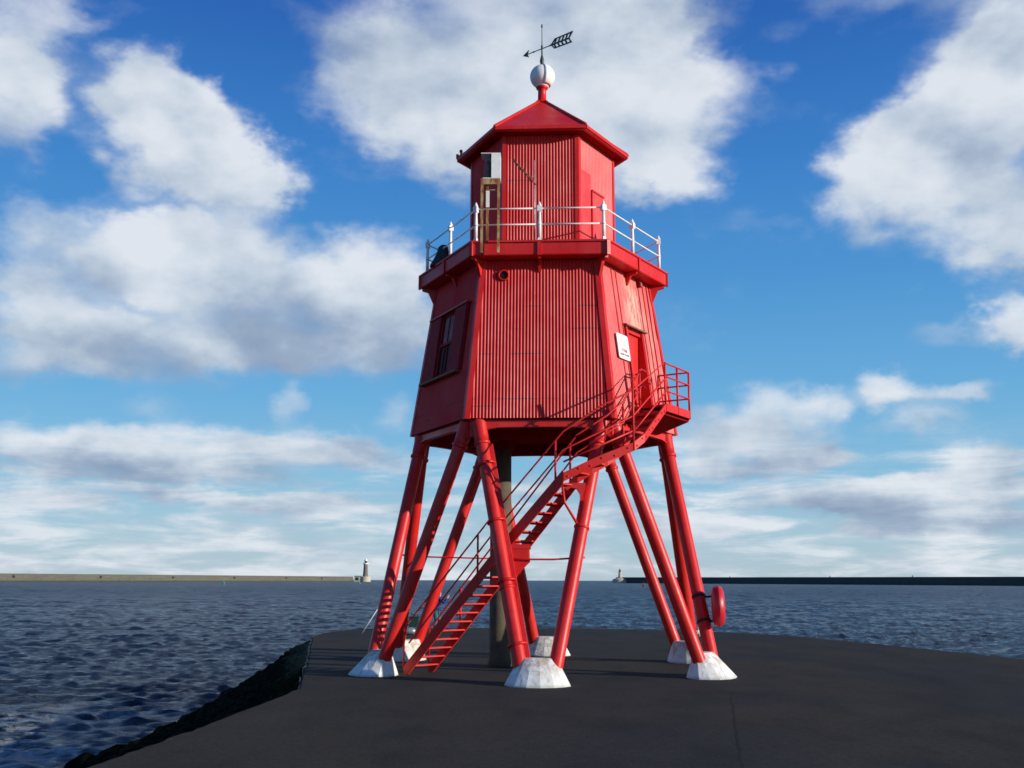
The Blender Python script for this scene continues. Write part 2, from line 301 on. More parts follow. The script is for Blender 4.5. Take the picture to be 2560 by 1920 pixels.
def sea(n, bs):
    p = oc(n)
    dist = n.vm('DISTANCE', p, (CX*S, -CD*S, CH*S))
    wv_ = n.noise(n.mapping(p, sc=(.55, 1.2, 1)), 1.9, 8, .70, .3)
    wl = n.noise(n.mapping(p, sc=(.4, 1.1, 1)), .22, 8, .66, .4)
    wb = n.noise(n.mapping(p, sc=(.35, 1.1, 1)), .035, 8, .68, .4)
    h = n.math('MULTIPLY', wv_, n.mr(dist, 260, 30, .05, .75))
    h = n.math('ADD', h, n.math('MULTIPLY', wl, n.mr(dist, 25, 160, .3, 2.2)))
    h = n.math('ADD', h, n.math('MULTIPLY', wb, n.mr(dist, 100, 500, 0, 14.0)))
    b = n.new('ShaderNodeBump'); n.put(b.inputs['Height'], h); b.inputs['Strength'].default_value = .9; b.inputs['Distance'].default_value = .7
    n.l.new(b.outputs[0], bs.inputs['Normal'])
    s = n.new('ShaderNodeSeparateXYZ'); n.put(s.inputs[0], p)
    # foam: lace near the rocks and rare flecks elsewhere
    lx = n.math('SUBTRACT', s.outputs[0], n.math('MULTIPLY_ADD', s.outputs[1], -.13, -12.6))
    near = n.mr(lx, -13.5, -1.5, 0, 1); near = n.math('MULTIPLY', near, n.mr(s.outputs[1], 16, -2))
    fl = n.noise(n.mapping(p, sc=(.5, .9, 1)), .75, 7, .68, 1.2); fl2 = n.noise(p, .16, 3, .5)
    ridge = n.math('ABSOLUTE', n.math('SUBTRACT', fl, .5))
    lace = n.math('MULTIPLY', n.mr(ridge, .085, .0), n.mr(fl2, .38, .52))
    lace = n.math('MULTIPLY', lace, near)
    fleck = n.math('MULTIPLY', n.mr(n.noise(n.mapping(p, sc=(.3, 1, 1)), .9, 6, .7), .69, .74), .6)
    foam = n.math('MINIMUM', n.math('ADD', n.math('MULTIPLY', lace, 1.3), fleck), 1)
    haze = n.math('MULTIPLY', near, n.mr(n.noise(p, .5, 6, .7), .4, .65, 0, .75))
    col = n.mix(n.mr(wl, .35, .65), (.012, .022, .040), (.022, .040, .064))
    col = n.mix(haze, col, (.13, .17, .20))
    col = n.mix(foam, col, (.62, .66, .68))
    setp(n, bs, Base_Color=col, Roughness=n.math('ADD', n.mr(dist, 30, 400, .16, .34), n.math('MULTIPLY', foam, .4)))
    bs.inputs['IOR'].default_value = 1.33; bs.inputs['Specular IOR Level'].default_value = .5
M_SEA = mat('sea_water', sea)
def stone(c1, c2, weed=True):
    def f(n, bs):
        p = oc(n); s = n.new('ShaderNodeSeparateXYZ'); n.put(s.inputs[0], p)
        a = n.noise(n.mapping(p, sc=(.02, .02, .5)), 2.2, 6, .65); b = n.noise(p, .12, 5, .6)
        cr = n.math('FRACT', n.math('MULTIPLY', s.outputs[2], .55))
        col = n.mix(n.mr(a, .35, .65), c1, c2)
        col = n.mix(n.mr(b, .5, .7, 0, .5), col, tuple(v*.45 for v in c1))
        col = n.mix(n.math('MULTIPLY', n.math('LESS_THAN', cr, .12), .35), col, tuple(v*.4 for v in c1))
        if weed: col = n.mix(n.mr(n.math('ADD', s.outputs[2], n.math('MULTIPLY', a, 3)), 2.2, -.6), col, (.035, .045, .022))
        setp(n, bs, Base_Color=col, Roughness=.9)
    return f
M_PIERL = mat('sandstone_pier', stone((.15, .135, .10), (.08, .078, .062)))
M_PIERR = mat('dark_pier', stone((.075, .075, .072), (.05, .052, .05)))
M_TOWER = mat('grey_stone_tower', stone((.20, .17, .135), (.15, .13, .11), False))
M_CREAM = mat('cream_stone', stone((.55, .50, .36), (.44, .40, .30), False))
M_REDFAR = mat('faded_red_dome', plain((.55, .25, .22), None, .5, 1))
M_BGREEN = mat('buoy_green', plain((.03, .34, .18), (.02, .24, .13), .5, 1))
M_BRED = mat('buoy_red', plain((.22, .04, .035), (.14, .03, .03), .5, 1))
M_SKIN = mat('skin', plain((.52, .30, .22), (.46, .25, .18), .55, 20, 0, .05))
M_BLUE = mat('blue_jacket', plain((.014, .03, .17), (.01, .02, .12), .8, 9, 0, .4))
M_JEAN = mat('teal_trousers', plain((.02, .09, .11), (.05, .13, .15), .85, 7, 0, .4))
M_HAIR = mat('dark_hair', plain((.03, .02, .015), None, .7, 30))
M_SIGN = mat('white_sign', plain((.86, .86, .82), (.80, .80, .76), .4, 4, 0, .03))
M_SRED = mat('sign_red_print', plain((.62, .20, .28), (.52, .16, .28), .5, 9, 0, 0))
M_SPNK = mat('sign_faded_print', plain((.80, .55, .45), (.75, .6, .5), .5, 9, 0, 0))

# ------------------------------------------------------------------ mesh helpers (layout units in, metres out)
class MB:
    def __init__(s): s.v = []; s.f = []; s.sm = []
    def add(s, vs, fs, smooth=False):
        k = len(s.v); s.v += [Vector(v) for v in vs]
        for f in fs: s.f.append([i+k for i in f]); s.sm.append(smooth)
        return s
    def hexa(s, p):   # 8 corners: bottom 4 ccw, top 4 ccw
        return s.add(p, [(3, 2, 1, 0), (4, 5, 6, 7), (0, 1, 5, 4), (1, 2, 6, 5), (2, 3, 7, 6), (3, 0, 4, 7)])
    def box(s, c, ax, ay, az):  # centre and three half-axis vectors
        c, ax, ay, az = map(Vector, (c, ax, ay, az))
        return s.hexa([c-ax-ay-az, c+ax-ay-az, c+ax+ay-az, c-ax+ay-az, c-ax-ay+az, c+ax-ay+az, c+ax+ay+az, c-ax+ay+az])
    def prism(s, poly, vec):
        n = len(poly); vec = Vector(vec); a = [Vector(p) for p in poly]
        fs = [tuple(range(n-1, -1, -1)), tuple(range(n, 2*n))]+[(i, (i+1) % n, n+(i+1) % n, n+i) for i in range(n)]
        return s.add(a+[p+vec for p in a], fs)
    def rings(s, rings, smooth=True, cap=True, closed=True):
        n = len(rings[0]); k = len(s.v)
        s.v += [Vector(p) for r in rings for p in r]
        for i in range(len(rings)-1):
            for j in range(n if closed else n-1):
                s.f.append([k+i*n+j, k+i*n+(j+1) % n, k+(i+1)*n+(j+1) % n, k+(i+1)*n+j]); s.sm.append(smooth)
        if cap and closed:
            s.f.append([k+j for j in range(n-1, -1, -1)]); s.sm.append(False)
            s.f.append([k+(len(rings)-1)*n+j for j in range(n)]); s.sm.append(False)
        return s
    def tube(s, pts, r, n=14, cap=True):
        pts = [Vector(p) for p in pts]; m = len(pts)
        rs = r if isinstance(r, (list, tuple)) else [r]*m
        ref = None; rings = []
        for i in range(m):
            d = (pts[min(i+1, m-1)]-pts[max(i-1, 0)]).normalized()
            if 0 < i < m-1:
                d1 = (pts[i]-pts[i-1]).normalized(); d2 = (pts[i+1]-pts[i]).normalized(); d = (d1+d2).normalized()
            if ref is None: ref = Vector((0, 0, 1)) if abs(d.z) < .9 else Vector((1, 0, 0))
            u = d.cross(ref).normalized(); v = u.cross(d).normalized(); ref = v
            rings.append([pts[i]+(u*math.cos(2*math.pi*j/n)+v*math.sin(2*math.pi*j/n))*rs[i] for j in range(n)])
        return s.rings(rings, True, cap)
    def lathe(s, prof, c=(0, 0, 0), axis=(0, 0, 1), n=24, smooth=True, cap=True):
        c = Vector(c); a = Vector(axis).normalized(); u = a.orthogonal().normalized() if abs(a.z) < .99 else Vector((1, 0, 0)); v = a.cross(u)
        return s.rings([[c+a*z+(u*math.cos(2*math.pi*j/n)+v*math.sin(2*math.pi*j/n))*max(r, 1e-5) for j in range(n)] for r, z in prof], smooth, cap)
    def build(s, name, m, parent=None, scale=None, bevel=0, fix=False):
        k = S if scale is None else scale
        ploc = Vector((0, 0, 0)); q = parent
        while q is not None: ploc += Vector(q.location); q = q.parent
        me = bpy.data.meshes.new(name)
        me.from_pydata([tuple(v*k-ploc) for v in s.v], [], s.f)
        me.polygons.foreach_set('use_smooth', s.sm)
        me.materials.append(m)
        bm = bmesh.new(); bm.from_mesh(me); bmesh.ops.recalc_face_normals(bm, faces=bm.faces); bm.to_mesh(me); bm.free()
        me.update()
        o = bpy.data.objects.new(name, me); COL.objects.link(o)
        if parent is not None: o.parent = parent
        if bevel:
            b = o.modifiers.new('bevel', 'BEVEL'); b.width = bevel; b.segments = 2; b.limit_method = 'ANGLE'; b.angle_limit = .7
        return o
def tag(o, label=None, cat=None, group=None, kind=None):
    if label: o['label'] = label
    if cat: o['category'] = cat
    if group: o['group'] = group
    if kind: o['kind'] = kind
    return o
def empty(name, loc, label, cat, group=None):
    o = bpy.data.objects.new(name, None); COL.objects.link(o); o.location = Vector(loc)*S; o.empty_display_size = .3
    return tag(o, label, cat, group)
def copy_tree(o, parent=None):
    c = o.copy(); COL.objects.link(c); c.parent = parent
    for ch in list(o.children): copy_tree(ch, c)
    return c
ROT = -2.0272
def hp(R, a, z, t=0, n=0):
    """point at radius R, angle a (0 = facing the camera, + to the right), moved t along the tangent and n outward"""
    q = (a+ROT)*D2R
    return Vector((R*math.sin(q)+t*math.cos(q)+n*math.sin(q), -R*math.cos(q)+t*math.sin(q)-n*math.cos(q), z))
AP = math.cos(math.pi/6)
RB, ZB, RT, ZT, RD, ZD, ZD2, RE, ZE, RU, ZA = .7719, 1.3087, .6366, 2.1839, .7374, 2.2755, 2.2005, .5197, 3.0054, .4315, 3.3763
def facept(a, u, z, off=0.):
    """point on the leaning lower wall of side a: u along the wall, height z, off = distance proud of it"""
    r = (RB+(RT-RB)*(z-ZB)/(ZT-ZB))*AP
    return hp(r, a, z, u, off)
def facehw(z): return (RB+(RT-RB)*(z-ZB)/(ZT-ZB))/2
DOORC = facept(60, .055, 1.99)*S
M_WALLF = mat('faded_red_corrugated_paint', wall_faded)

# ================================================================== THE SETTING
def struct(name, mb, m, scale=None): return tag(mb.build(name, m, None, scale), kind='structure')
edgeL = [(-1.55, -7.5), (-1.28, -4.2), (-1.224, -3.19), (-1.162, -2.434), (-1.114, -1.21), (-1.443, .575), (-1.938, 3.027), (-1.99, 3.75), (-1.857, 4.578)]
edgeB = [(-1.35, 4.78), (-.771, 4.889), (-.2, 4.93), (.411, 4.899), (1.0, 4.76), (1.528, 4.506), (2.238, 3.693), (2.649, 2.407), (3.062, .876), (3.55, -.9), (4.2, -3), (5.0, -7.5)]
def dens_poly(pts, k=6):
    o = []
    for i in range(len(pts)-1):
        for j in range(k):
            t = j/k; o.append((pts[i][0]*(1-t)+pts[i+1][0]*t, pts[i][1]*(1-t)+pts[i+1][1]*t))
    return o+[pts[-1]]
rnd = random.Random(3)
eL = [(x+rnd.uniform(-.008, .008), y) for x, y in dens_poly(edgeL, 14)]
eB = dens_poly(edgeB, 6)
poly = eL+eB
mb = MB(); n = len(poly); cy = -.5
inner = [(x*.992+.002, (y-cy)*.994+cy) for x, y in poly]
k = mb
k.v = [Vector((x, y, -.012)) for x, y in poly]+[Vector((x, y, 0)) for x, y in inner]+[Vector((x, y, -.75)) for x, y in poly]
for i in range(n):
    j = (i+1) % n; k.f.append([i, j, n+j, n+i]); k.f.append([2*n+i, 2*n+j, j, i])
k.f.append([n+i for i in range(n)]); k.sm = [False]*len(k.f)
struct('ground', mb, M_ASPH)
# pale broken kerb edge along the left side
mb = MB()
for i in range(30, len(eL)-2):
    if rnd.random() < (1 if i < 58 else .2): continue
    a, b = Vector((*eL[i], 0)), Vector((*eL[i+1], 0)); d = (b-a).normalized(); nn = Vector((-d.y, d.x, 0)); wd = rnd.uniform(.003, .006)
    mb.box((a+b)/2+nn*.002+Vector((0, 0, -.012)), d*(b-a).length*.49, nn*wd*.5, Vector((0, 0, rnd.uniform(.006, .013))))
struct('kerb_strip', mb, M_KERB)
# weed-covered rock slope below the left edge
top = dens_poly(edgeL[:-1], 24)
wat = dens_poly([(-2.6, -7.5), (-2.76, -3.0), (-2.80, -1.2), (-2.84, .054), (-2.86, 1.5), (-2.932, 2.886), (-3.0, 4.2), (-2.7, 5.2)], 24)[:]
m_ = len(top); wat = [wat[min(int(i*(len(wat)-1)/(m_-1)), len(wat)-1)] for i in range(m_)]
rng = np.random.RandomState(5); NC = 34
def vnoise(x, y, sc, seed):
    r = np.random.RandomState(seed).rand(64, 64); X, Y = x*sc, y*sc; xi, yi = int(math.floor(X)), int(math.floor(Y)); fx, fy = X-xi, Y-yi
    fx = fx*fx*(3-2*fx); fy = fy*fy*(3-2*fy); g = lambda a, b: r[a % 64, b % 64]
    return (g(xi, yi)*(1-fx)+g(xi+1, yi)*fx)*(1-fy)+(g(xi, yi+1)*(1-fx)+g(xi+1, yi+1)*fx)*fy
_rc = {}
_vn = vnoise
rn1, rn2, rn3 = [np.random.RandomState(s_).rand(64, 64) for s_ in (11, 12, 13)]
def vn(x, y, r):
    xi, yi = int(math.floor(x)), int(math.floor(y)); fx, fy = x-xi, y-yi; fx = fx*fx*(3-2*fx); fy = fy*fy*(3-2*fy)
    return (r[xi % 64, yi % 64]*(1-fx)+r[(xi+1) % 64, yi % 64]*fx)*(1-fy)+(r[xi % 64, (yi+1) % 64]*(1-fx)+r[(xi+1) % 64, (yi+1) % 64]*fx)*fy
rings = []
for i in range(m_):
    r = []
    for j in range(NC+1):
        t = j/NC; x = top[i][0]*(1-t)+wat[i][0]*t; y = top[i][1]*(1-t)+wat[i][1]*t
        z = -.02-.66*t**1.05
        amp = min(1, t*5)
        dz = (vn(x*4, y*4, rn1)-.5)*.10+(vn(x*11, y*11, rn2)-.5)*.06+(vn(x*26, y*26, rn3)-.5)*.03
        dx = (vn(x*7+9, y*7, rn2)-.5)*.10+(vn(x*20+9, y*20, rn1)-.5)*.04
        r.append(Vector((x+dx*amp, y, z+dz*amp)))
    rings.append(r)
mb = MB(); mb.rings(rings, True, False, False)
struct('rock_slope', mb, M_ROCK)

# sea: one polar sheet out to the horizon with real chop near the camera
SEA = -2.5
cx0, cy0 = CX*S, -CD*S
rr_ = np.concatenate([[3, 6, 9, 12], np.exp(np.linspace(math.log(14), math.log(900), 1050)), np.exp(np.linspace(math.log(930), math.log(40000), 60))])
aa = np.concatenate([np.linspace(-34, 34, 1000), np.linspace(35, 325, 120)])*D2R
R_, A_ = np.meshgrid(rr_, aa, indexing='ij')
X = cx0+R_*np.sin(A_); Y = cy0+R_*np.cos(A_); X0, Y0 = X.copy(), Y.copy()
Z = np.full_like(X, SEA); rs = np.random.RandomState(21)
cell = np.maximum(np.gradient(rr_)[:, None]*np.ones_like(A_), R_*.0012)
for i in range(84):
    lam = .42*(14/.42)**((i+.5)/84); kk = 2*math.pi/lam
    th = -math.pi/2+rs.normal(0, .45)+.35
    amp = .020*lam**.52*rs.uniform(.4, 1.3)*(.22 if lam > 4 else (.5 if lam > 2.2 else 1))*.72
    ph = rs.uniform(0, 6.283)
    att = np.clip(lam/(cell*1.9)-.6, 0, 1)
    if lam > .9: att = att*(.62+.38*np.clip((R_-35)/50, 0, 1))
    if lam > 2.2: att = att*(1+1.1*np.clip((R_-60)/160, 0, 1))
    q = kk*(X0*math.cos(th)+Y0*math.sin(th))+ph
    Z += att*amp*np.sin(q); X += att*amp*.95*math.cos(th)*np.cos(q); Y += att*amp*.95*math.sin(th)*np.cos(q)
nr, na = X.shape
V = np.stack([X, Y, Z], -1).reshape(-1, 3).astype(np.float32)
idx = np.arange(nr*na).reshape(nr, na)
nx_ = np.roll(idx, -1, axis=1)
F = np.stack([idx[:-1], nx_[:-1], nx_[1:], idx[1:]], -1).reshape(-1, 4)[:, ::-1].astype(np.int32)
me = bpy.data.meshes.new('sea'); me.vertices.add(len(V)); me.vertices.foreach_set('co', V.ravel())
me.loops.add(F.size); me.loops.foreach_set('vertex_index', F.ravel()); me.polygons.add(len(F))
me.polygons.foreach_set('loop_start', np.arange(0, F.size, 4, dtype=np.int32)); me.polygons.foreach_set('loop_total', np.full(len(F), 4, np.int32))
me.polygons.foreach_set('use_smooth', np.ones(len(F), bool)); me.update(calc_edges=True); me.validate()
me.materials.append(M_SEA)
sea_o = bpy.data.objects.new('sea', me); COL.objects.link(sea_o); tag(sea_o, kind='structure')

# ================================================================== THE LIGHTHOUSE
LH = empty('lighthouse', (0, 0, 0), 'tall red hexagonal corrugated lighthouse on splayed tubular legs with white footings', 'lighthouse')
SIDES = [0, 60, -60, 120, -120, 180]
PITCHC = .0176
def profile(u0, u1, step=6, amp=.0022):
    """corrugation sample positions and offsets"""
    n_ = int(math.ceil((u1-u0)/PITCHC*step)); out = []
    for i in range(n_+1):
        u = u0+(u1-u0)*i/n_; out.append((u, amp*math.sin(2*math.pi*u/PITCHC)))
    return out
def corr_wall(a, z0, z1, apf, hwf, m, name, hole=None, trim=.02, seams=()):
    """corrugated panel of side a; apf(z) apothem, hwf(z) half width"""
    mb = MB(); hw = hwf(z0)-trim; st = 8 if a in (0, 60, -60) else 4
    pr = profile(-hw, hw, st, .0016 if a == 60 else .0027)
    def ztop(u):
        if abs(hwf(z1)-hwf(z0)) < 1e-6: return z1
        z = z0+(abs(u)+trim-hwf(z0))/(hwf(z1)-hwf(z0))*(z1-z0); return max(z0, min(z1, z))
    def P(u, d, z): return hp(apf(z), a, z, u, d)
    for (u0, d0), (u1, d1) in zip(pr[:-1], pr[1:]):
        cuts = [(z0, None)]
        um = (u0+u1)/2; tz0, tz1 = ztop(u0), ztop(u1)
        segs = [(z0, 99)]
        if hole and hole[0] < um < hole[1]: segs = [(z0, hole[2]), (hole[3], 99)]
        for lo, hi in segs:
            zs = [lo]+[s_ for s_ in seams if lo < s_ < hi]+[hi]
            for q in range(len(zs)-1):
                e = .0007*((q) % 2) if seams else 0
                a0, a1 = zs[q], zs[q+1]
                b0, b1 = min(a1, tz0), min(a1, tz1); a00, a11 = min(a0, tz0), min(a0, tz1)
                if b0-a00 < 1e-5 and b1-a11 < 1e-5: continue
                mb.add([P(u0, d0+e, a00), P(u1, d1+e, a11), P(u1, d1+e, b1), P(u0, d0+e, b0)], [(0, 1, 2, 3)], True)
    bm_obj = mb.build(name, m, LH)
    bm = bmesh.new(); bm.from_mesh(bm_obj.data); bmesh.ops.remove_doubles(bm, verts=bm.verts, dist=.0004); bmesh.ops.recalc_face_normals(bm, faces=bm.faces); bm.to_mesh(bm_obj.data); bm.free()
    return bm_obj
apL = lambda z: (RB+(RT-RB)*(z-ZB)/(ZT-ZB))*AP
hwL = lambda z: apL(z)/AP/2
apU = lambda z: RU*AP
hwU = lambda z: RU/2
HOLE = (-.088, .086, 1.395, 1.856)
DECKU = 2.1995
for a in SIDES:
    corr_wall(a, ZB, DECKU, apL, hwL, M_WALLF if a == 60 else M_WALL, 'wall_panel', HOLE if a == 60 else None, .021, seams=())
    corr_wall(a, ZD, ZE, apU, hwU, M_WALLF if a == 60 else M_WALL, 'lantern_wall_panel', None, .017, seams=())
for a in [30, 90, -30, -90, 150, -150]:
    # corner trims: angled strips folded over each corner
    for (ap, hw, z0, z1, wd, nm) in ((apL, hwL, ZB-.004, DECKU, .024, 'corner_trim'), (apU, hwU, ZD, ZE, .019, 'lantern_corner_trim')):
        mb = MB(); rings = []
        for z in (z0, z1):
            h = hw(z)
            def pp(side, u, off): return hp(ap(z), side, z, u, off)
            L, Rr = a-30, a+30
            o1 = .0062
            c_o = hp(ap(z)/AP+o1/AP, a, z); c_i = hp(ap(z)/AP-.006, a, z)
            rings.append([pp(L, h-wd, o1), c_o, pp(Rr, -h+wd, o1), pp(Rr, -h+wd, -.006), c_i, pp(L, h-wd, -.006)])
        mb.rings(rings, False, True); mb.build(nm, M_RED, LH)
# inner dark lining so nothing shows through
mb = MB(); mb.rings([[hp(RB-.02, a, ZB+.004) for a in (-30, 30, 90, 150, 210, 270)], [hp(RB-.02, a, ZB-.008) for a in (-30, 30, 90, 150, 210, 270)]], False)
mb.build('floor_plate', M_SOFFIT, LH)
# arched ring girder under each side
for a in SIDES:
    mb = MB(); apg = RB*AP-.030; h = RB/2-.020; N_ = 20; top_, bot = [], []
    for i in range(N_+1):
        u = -h+2*h*i/N_; x = abs(u)/h
        d = .034+(.050*max(0, (x-.55)/.45)**2 if x > .55 else 0)+.006*x*x
        top_.append((u, ZB-.009)); bot.append((u, ZB-d-.004))
    for i in range(N_):
        (u0, a0), (u1, a1) = top_[i], top_[i+1]; b0, b1 = bot[i][1], bot[i+1][1]
        mb.hexa([hp(apg, a, b0, u0, .008), hp(apg, a, b1, u1, .008), hp(apg, a, b1, u1, -.01), hp(apg, a, b0, u0, -.01),
                 hp(apg, a, a0, u0, .008), hp(apg, a, a1, u1, .008), hp(apg, a, a1, u1, -.01), hp(apg, a, a0, u0, -.01)])
        mb.hexa([hp(apg, a, b0-.006, u0, .016), hp(apg, a, b1-.006, u1, .016), hp(apg, a, b1-.006, u1, -.018), hp(apg, a, b0-.006, u0, -.018),
                 hp(apg, a, b0+.001, u0, .016), hp(apg, a, b1+.001, u1, .016), hp(apg, a, b1+.001, u1, -.018), hp(apg, a, b0+.001, u0, -.018)])
    mb.build('arched_girder', M_RED, LH)
# inner ring / deep dark skirt seen beneath
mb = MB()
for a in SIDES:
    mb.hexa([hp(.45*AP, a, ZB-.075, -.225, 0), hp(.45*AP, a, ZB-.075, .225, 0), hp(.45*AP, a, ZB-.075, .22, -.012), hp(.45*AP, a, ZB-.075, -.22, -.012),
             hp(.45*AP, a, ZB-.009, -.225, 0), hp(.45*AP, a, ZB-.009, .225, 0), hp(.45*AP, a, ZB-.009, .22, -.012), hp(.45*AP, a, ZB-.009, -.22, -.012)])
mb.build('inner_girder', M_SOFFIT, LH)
# legs, collars, footings
LEGR = .0345
legs_axis = {}
for a in SIDES:
    for sgn in (-1, 1):
        b_ = hp(.985, a, .03, sgn*.072); t_ = hp(RB*AP-.034, a, ZB-.05, sgn*(RB/2-.072))
        legs_axis[(a, sgn)] = (b_, t_)
        d = (t_-b_)
        mb = MB(); mb.tube([b_, b_+d*.5, t_], LEGR, 28, False); leg = mb.build('leg', M_RED, LH)
        dn = d.normalized()
        mb = MB(); mb.lathe([(LEGR+.002, -.10), (LEGR+.008, -.093), (LEGR+.008, -.083), (LEGR+.002, -.079), (LEGR+.004, -.05), (LEGR+.005, .0), (LEGR+.009, .028), (LEGR+.009, .042)], t_, dn, 28)
        mb.build('collar', M_RED, leg)
        if a == 0: mb = MB(); mb.lathe([(LEGR+.0015, -.012), (LEGR+.0045, -.010), (LEGR+.0045, 0), (LEGR+.0015, .002)], b_+d*(.58 if sgn > 0 else .34), dn, 28)
        if a == 0: mb.build('joint_band', M_RED, leg)
    mb = MB(); rings = []; nf = 15; jit = [random.uniform(-.035, .035) for _ in range(nf)]
    for (rt_, rn_, sh, z) in ((.160, .126, 0, -.005), (.156, .122, .001, .005), (.124, .083, .020, .062), (.092, .044, .040, .118), (.080, .036, .041, .123)):
        rings.append([hp(1.0-sh, a, z, math.cos(2*math.pi*j/nf+.22)*rt_*(1+jit[j]), math.sin(2*math.pi*j/nf+.22)*rn_*(1+jit[(j*3) % nf])) for j in range(nf)])
    mb.rings(rings, False, True); mb.build('footing', M_FOOT, LH, bevel=.012)
# tie rods between legs
def leg_at(key, z):
    b_, t_ = legs_axis[key]; k_ = (z-b_.z)/(t_.z-b_.z); return b_+(t_-b_)*k_
mb = MB(); p0, p1 = leg_at((0, -1), .585), leg_at((0, 1), .585)
mb.tube([p0, p0.lerp(p1, .3)-Vector((0, 0, .004)), p0.lerp(p1, .7)-Vector((0, 0, .004)), p1+Vector((.045, 0, .006))], .0045, 8); mb.build('tie_rod', M_REDS, LH)
mb = MB(); p0, p1 = leg_at((-120, 1), .618), Vector((-.26, .0, .60)); mb.tube([p0-Vector((.05, 0, -.01)), p0, p1], .0045, 8); mb.build('tie_rod', M_REDS, LH)
# square conduit up the side of the front leg
b_, t_ = legs_axis[(0, -1)]; d = (t_-b_); dn = d.normalized(); sx_ = Vector((1, 0, 0)); sx_ = (sx_-dn*sx_.dot(dn)).normalized(); sy_ = dn.cross(sx_)
mb = MB(); mb.box(b_+d*.47+sx_*(LEGR+.008)-sy_*.0, sx_*.011, sy_*.014, d*.455); cnd = mb.build('cable_conduit', M_RED, LH, bevel=.01)
for f_ in (.12, .36, .6, .84):
    mb = MB(); mb.lathe([(LEGR+.0135, -.006), (LEGR+.0135, .006)], b_+d*f_+sx_*.004, dn, 20); mb.build('clamp', M_RED, cnd)
# central concrete column
mb = MB(); mb.lathe([(.068, -.01), (.066, .03), (.0615, .06), (.0615, .7), (.0615, ZB-.01)], (-.246, .115, 0), n=32); mb.build('column', M_COL, LH)
mb = MB(); mb.lathe([(.085, -.06), (.085, .0)], (-.246, .115, ZB-.012), n=6, smooth=False); mb.build('column_head', M_SOFFIT, LH)

# gallery deck
hexa = (-30, 30, 90, 150, 210, 270)
dk = MB(); dk.rings([[hp(r, a, z) for a in hexa] for r, z in ((RD-.012, ZD2), (RD-.004, ZD2-.001), (RD, ZD2+.004), (RD, ZD-.004), (RD-.004, ZD), (RU-.01, ZD+.001))], False, True)
deck = dk.build('gallery_deck', M_RED, LH)
for a in SIDES:   # edge angle and brackets
    mb = MB(); R2 = RD*AP
    mb.box(hp(R2, a, ZD+.001, 0, .002), hp(0, a, 0, RD/2+.002, 0), hp(0, a, 0, 0, .006), (0, 0, .005)); mb.build('edge_lip', M_RED, deck)
    mb = MB()
    mb.prism([hp(apL(ZD2)-.004, a, ZD2-.003, .008), hp(R2-.012, a, ZD2-.003, .008), hp(R2-.014, a, ZD2-.014, .008), hp(R2-.05, a, ZD2-.022, .008), hp(apL(2.12)+.004, a, 2.125, .008)], hp(0, a, 0, -.016, 0))
    mb.build('bracket', M_RED, deck)
for a in (-30, 30, 90, -90, 150, -150):
    mb = MB(); r0 = RT+.004
    mb.prism([hp(r0-.004, a, ZD2-.003, .009), hp(RD-.014, a, ZD2-.003, .009), hp(RD-.016, a, ZD2-.016, .009), hp(RD-.05, a, ZD2-.026, .009), hp(RT+.018, a, 2.10, .009)], hp(0, a, 0, -.018, 0))
    mb.build('bracket', M_RED, deck)
# gallery railing: 12 cast posts, two rails
posts = []
for k_ in range(12):
    a = -180+30*k_; posts.append((a, hp(.695 if (k_ % 2) else .695*AP, a, ZD+.010)))
for a, p in posts:
    mb = MB()   # pilaster strip on the fascia under the post
    cn = hp(0, a, 0, 0, 1); tg = hp(0, a, 0, 1, 0)
    pf = hp(RD if a % 60 else RD*AP, a, 0)
    mb.box(Vector((pf.x, pf.y, (ZD+ZD2)/2-.001))+cn*.002, tg*.0105, cn*.006, (0, 0, (ZD-ZD2)/2+.003)); mb.build('pilaster', M_RED, deck)
    q = p; mb = MB(); mb.box(p-Vector((0, 0, .005)), tg*.015, cn*.015, (0, 0, .0055))
    def sq(r, z): return [q+tg*(r*x_)+cn*(r*y_)+Vector((0, 0, z)) for x_, y_ in ((-1, -1), (1, -1), (1, 1), (-1, 1))]
    mb.rings([sq(.013, 0), sq(.0125, .006), sq(.0085, .016), sq(.0075, .024)], False)
    mb.lathe([(.0095, .022), (.0095, .10), (.0075, .165), (.0095, .17)], q, n=12)
    mb.rings([sq(.011, .170), sq(.0125, .173), sq(.0125, .200), sq(.011, .203)], False)
    mb.lathe([(.012, .203), (.012, .208), (.009, .212), (.0045, .224), (.0015, .229)], q, n=10)
    mb.lathe([(.0105, .092), (.0105, .106)], q, n=10)
    mb.build('railing_post', M_WHITE, LH)
for i in range(12):
    p0, p1 = posts[i][1], posts[(i+1) % 12][1]
    for z in (.19, .099):
        mb = MB(); mb.tube([p0+Vector((0, 0, z)), p1+Vector((0, 0, z))], .0042, 8); mb.build('gallery_rail', M_WHITE, LH)

# roof
rf = MB(); RA = .034; za = ZA+.002
rf.rings([[hp(r, a, z) for a in hexa] for r, z in ((RE-.03, ZE-.002), (RE-.006, ZE-.003), (RE, ZE+.004), (RE, ZE+.022), (RE-.004, ZE+.026), (RA, za))], False, True)
roof = rf.build('roof', M_RED, LH)
for a in hexa:
    mb = MB(); mb.tube([hp(RE+.001, a, ZE+.016), hp(RE-.004, a, ZE+.027), hp(RA, a, za+.002)], [.010, .0105, .008], 12); mb.build('ridge_roll', M_RED, roof)
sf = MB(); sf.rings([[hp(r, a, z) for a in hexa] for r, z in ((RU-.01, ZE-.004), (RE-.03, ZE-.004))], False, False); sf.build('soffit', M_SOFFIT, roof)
for a in SIDES:
    mb = MB(); mb.box(hp(RE*AP, a, ZE+.012, 0, .002), hp(0, a, 0, RE/2-.002, 0), hp(0, a, 0, 0, .004), (0, 0, .010)); mb.build('fascia', M_RED, roof)
